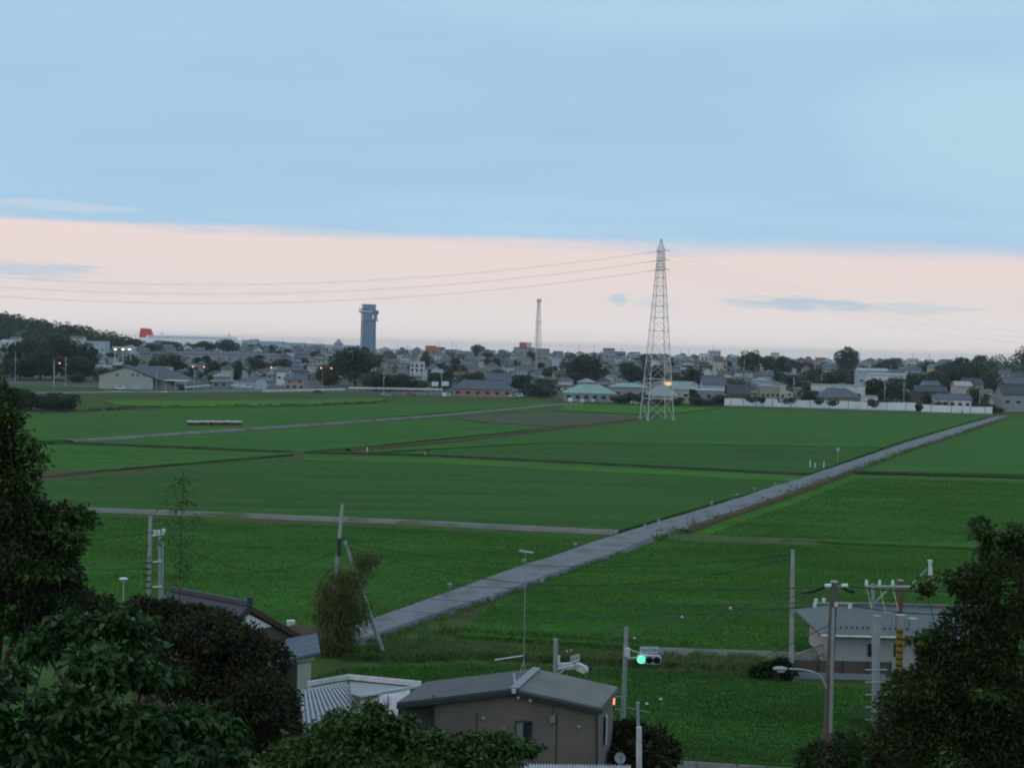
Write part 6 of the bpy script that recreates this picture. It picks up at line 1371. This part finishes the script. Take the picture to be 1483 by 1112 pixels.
# big dark tree at right
lob = [L3(1452, 800, 27, 32, 22), L3(1480, 785, 27, 30, 18), L3(1412, 852, 27, 36, 18), L3(1450, 860, 26.5, 60, 50), L3(1408, 925, 26.5, 54, 40), L3(1362, 945, 27, 34, 26), L3(1480, 950, 26, 70, 70), L3(1350, 1010, 26.5, 70, 50), L3(1430, 1030, 26, 90, 60), L3(1312, 1068, 27, 44, 42), L3(1380, 1090, 26, 110, 50), L3(1480, 1090, 26, 70, 60), L3(1420, 760, 27.2, 14, 10), L3(1255, 1100, 27, 44, 28), L3(1195, 1100, 27.5, 40, 24), L3(1225, 1074, 28, 18, 14)]
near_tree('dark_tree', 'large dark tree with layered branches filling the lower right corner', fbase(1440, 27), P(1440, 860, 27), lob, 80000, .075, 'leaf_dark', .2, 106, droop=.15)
lob = [L3(1430, 775, 26.9, 30, 14), L3(1470, 768, 26.9, 22, 10), L3(1385, 836, 26.8, 36, 10), L3(1340, 850, 26.9, 22, 7), L3(1420, 830, 26.6, 30, 14), L3(1340, 925, 26.8, 34, 10), L3(1440, 1000, 25.6, 50, 16), L3(1330, 1000, 26.2, 40, 14)]
near_tree('young_tree', 'paler new growth on thin boughs at the right edge', fbase(1400, 26.6), P(1410, 800, 26.8), lob, 420, .12, 'leaf_pale', .05, 116, 'spray', .55, .4, 8, .35)
# palm-like fronds
def palm():
    c = P(1268, 1062, 32); root = empty('palm', fbase(1268, 32), 'low palm with pale thin fronds before the stub pole', 'palm'); b = root.location
    MB().tube(b, c, .14, .12, 8).build('trunk', 'bark', root); q = np.random.default_rng(4); P0 = []; N = []
    for k in range(15):
        a = q.uniform(0, 2 * math.pi); el = q.uniform(.15, 1.1); d = Vector((math.cos(a) * math.cos(el), math.sin(a) * math.cos(el), math.sin(el))); Lf = q.uniform(.7, 1.15); fm = MB(); pts = []
        for i in range(7): t = i / 6; pts.append(c + d * Lf * t + Vector((0, 0, -.45 * t * t)))
        s = d.cross(Vector((0, 0, 1))).normalized()
        fm.path(pts, .012, .004, 4)
        for i in range(1, 7):
            for j in (0, .5):
                p = pts[i - 1].lerp(pts[i], j)
                for sg in (-1, 1): fm.add([p + d * .012, p - d * .012, p + s * sg * .30 + d * .16 - Vector((0, 0, .07))], [(0, 1, 2)])
        fm.build('frond', 'leaf_pale', root)
palm()
# bush by the shed
lob = [L3(905, 1075, 62, 34, 26), L3(945, 1080, 62, 32, 26), L3(895, 1060, 62, 20, 16), L3(920, 1060, 62, 20, 14), L3(965, 1092, 62, 20, 18), L3(915, 1100, 61, 50, 24)]
near_tree('garden_bush', 'dark round bush right of the brown shed', fbase(920, 62), P(920, 1075, 62), lob, 9000, .22, 'leaf_brown', .1, 107, cat='bush')
lob = [L3(1130, 966, 88.3, 14, 9), L3(1112, 970, 88.3, 12, 7), L3(1098, 972, 88.2, 10, 5), L3(1138, 973, 88, 10, 8)]
near_tree('garden_bush', 'low dark bush at the foot of the tall concrete pole', fbase(1128, 87), P(1128, 968, 87), lob, 2600, .3, 'leaf_dark', .08, 108, cat='bush')
# feathery small tree by the strutted pole
lob = [L3(532, 815, 93, 16, 14), L3(515, 835, 93, 22, 16), L3(500, 850, 93, 26, 22), L3(478, 870, 93, 28, 18), L3(466, 890, 93, 15, 18), L3(500, 890, 93, 34, 30), L3(485, 920, 93, 30, 30), L3(515, 880, 93, 22, 26), L3(480, 945, 93, 24, 22), L3(505, 925, 93, 18, 24)]
near_tree('feathery_tree', 'feathery olive and rust coloured tree around the leaning pole', fbase(486, 93), P(495, 860, 93), lob + [L3(540, 808, 93, 12, 10), L3(520, 812, 93, 14, 12), L3(488, 832, 93, 14, 14), L3(470, 850, 93, 12, 14)], 20000, .22, 'leaf_willow', .08, 109, aspect=.22, droop=.9, inner=.1)
# thin bamboo in front of the fields
def bamboo():
    b = fbase(262, 48); t = P(266, 680, 48); root = empty('bamboo', b, 'single faint bamboo stem with sparse leaves before the fields', 'bamboo'); MB().path([b, P(260, 870, 48), P(262, 780, 48), t], .022, .008, 6).build('stem', 'leaf_bamboo', root)
    q = np.random.default_rng(8); P0 = []; N = []
    for i in range(700):
        v = q.uniform(690, 850); w = 6 + 26 * math.sin(math.pi * min(1, (v - 680) / 190)); p = P(262 + q.normal(0, .5) * w, v, 48 + q.normal(0, .3)); P0.append(p); N.append((q.normal(0, 1), q.normal(0, 1), .1))
    leaf_mesh('foliage', np.array([tuple(p) for p in P0]), np.array(N), .2, 'leaf_bamboo', root, tuple(b), 9, .26, .5)
bamboo()
# ground cover under the near trees
q_ = np.random.default_rng(77); n_ = 16000; xs_ = q_.uniform(-24, 24, n_); ys_ = q_.uniform(14, 57, n_); ok = np.abs(xs_) < ys_ * .5; xs_, ys_ = xs_[ok], ys_[ok]
pts_ = np.stack([xs_, ys_, np.maximum(0, 19.4 - .33 * ys_)], 1); nn_ = np.zeros_like(pts_); nn_[:, 2] = 1.2
tag(leaf_mesh('undergrowth', pts_, nn_, .55, 'leaf_dark', None, (0, 0, 0), 78, .3, 0), 'dark undergrowth covering the hillside below the viewer', None, None, 'stuff')

# ---------------------------------------------------------------- render settings
S.view_settings.view_transform = 'Standard'; S.view_settings.look = 'None'; S.view_settings.exposure = 0.0; S.view_settings.gamma = 1.0
S.render.engine = 'CYCLES'; c = S.cycles
c.use_denoising = True; c.max_bounces = 6; c.diffuse_bounces = 2; c.glossy_bounces = 2; c.transmission_bounces = 4; c.transparent_max_bounces = 8; c.volume_bounces = 0
c.use_adaptive_sampling = True; c.adaptive_threshold = 0.02; c.filter_width = 1.9
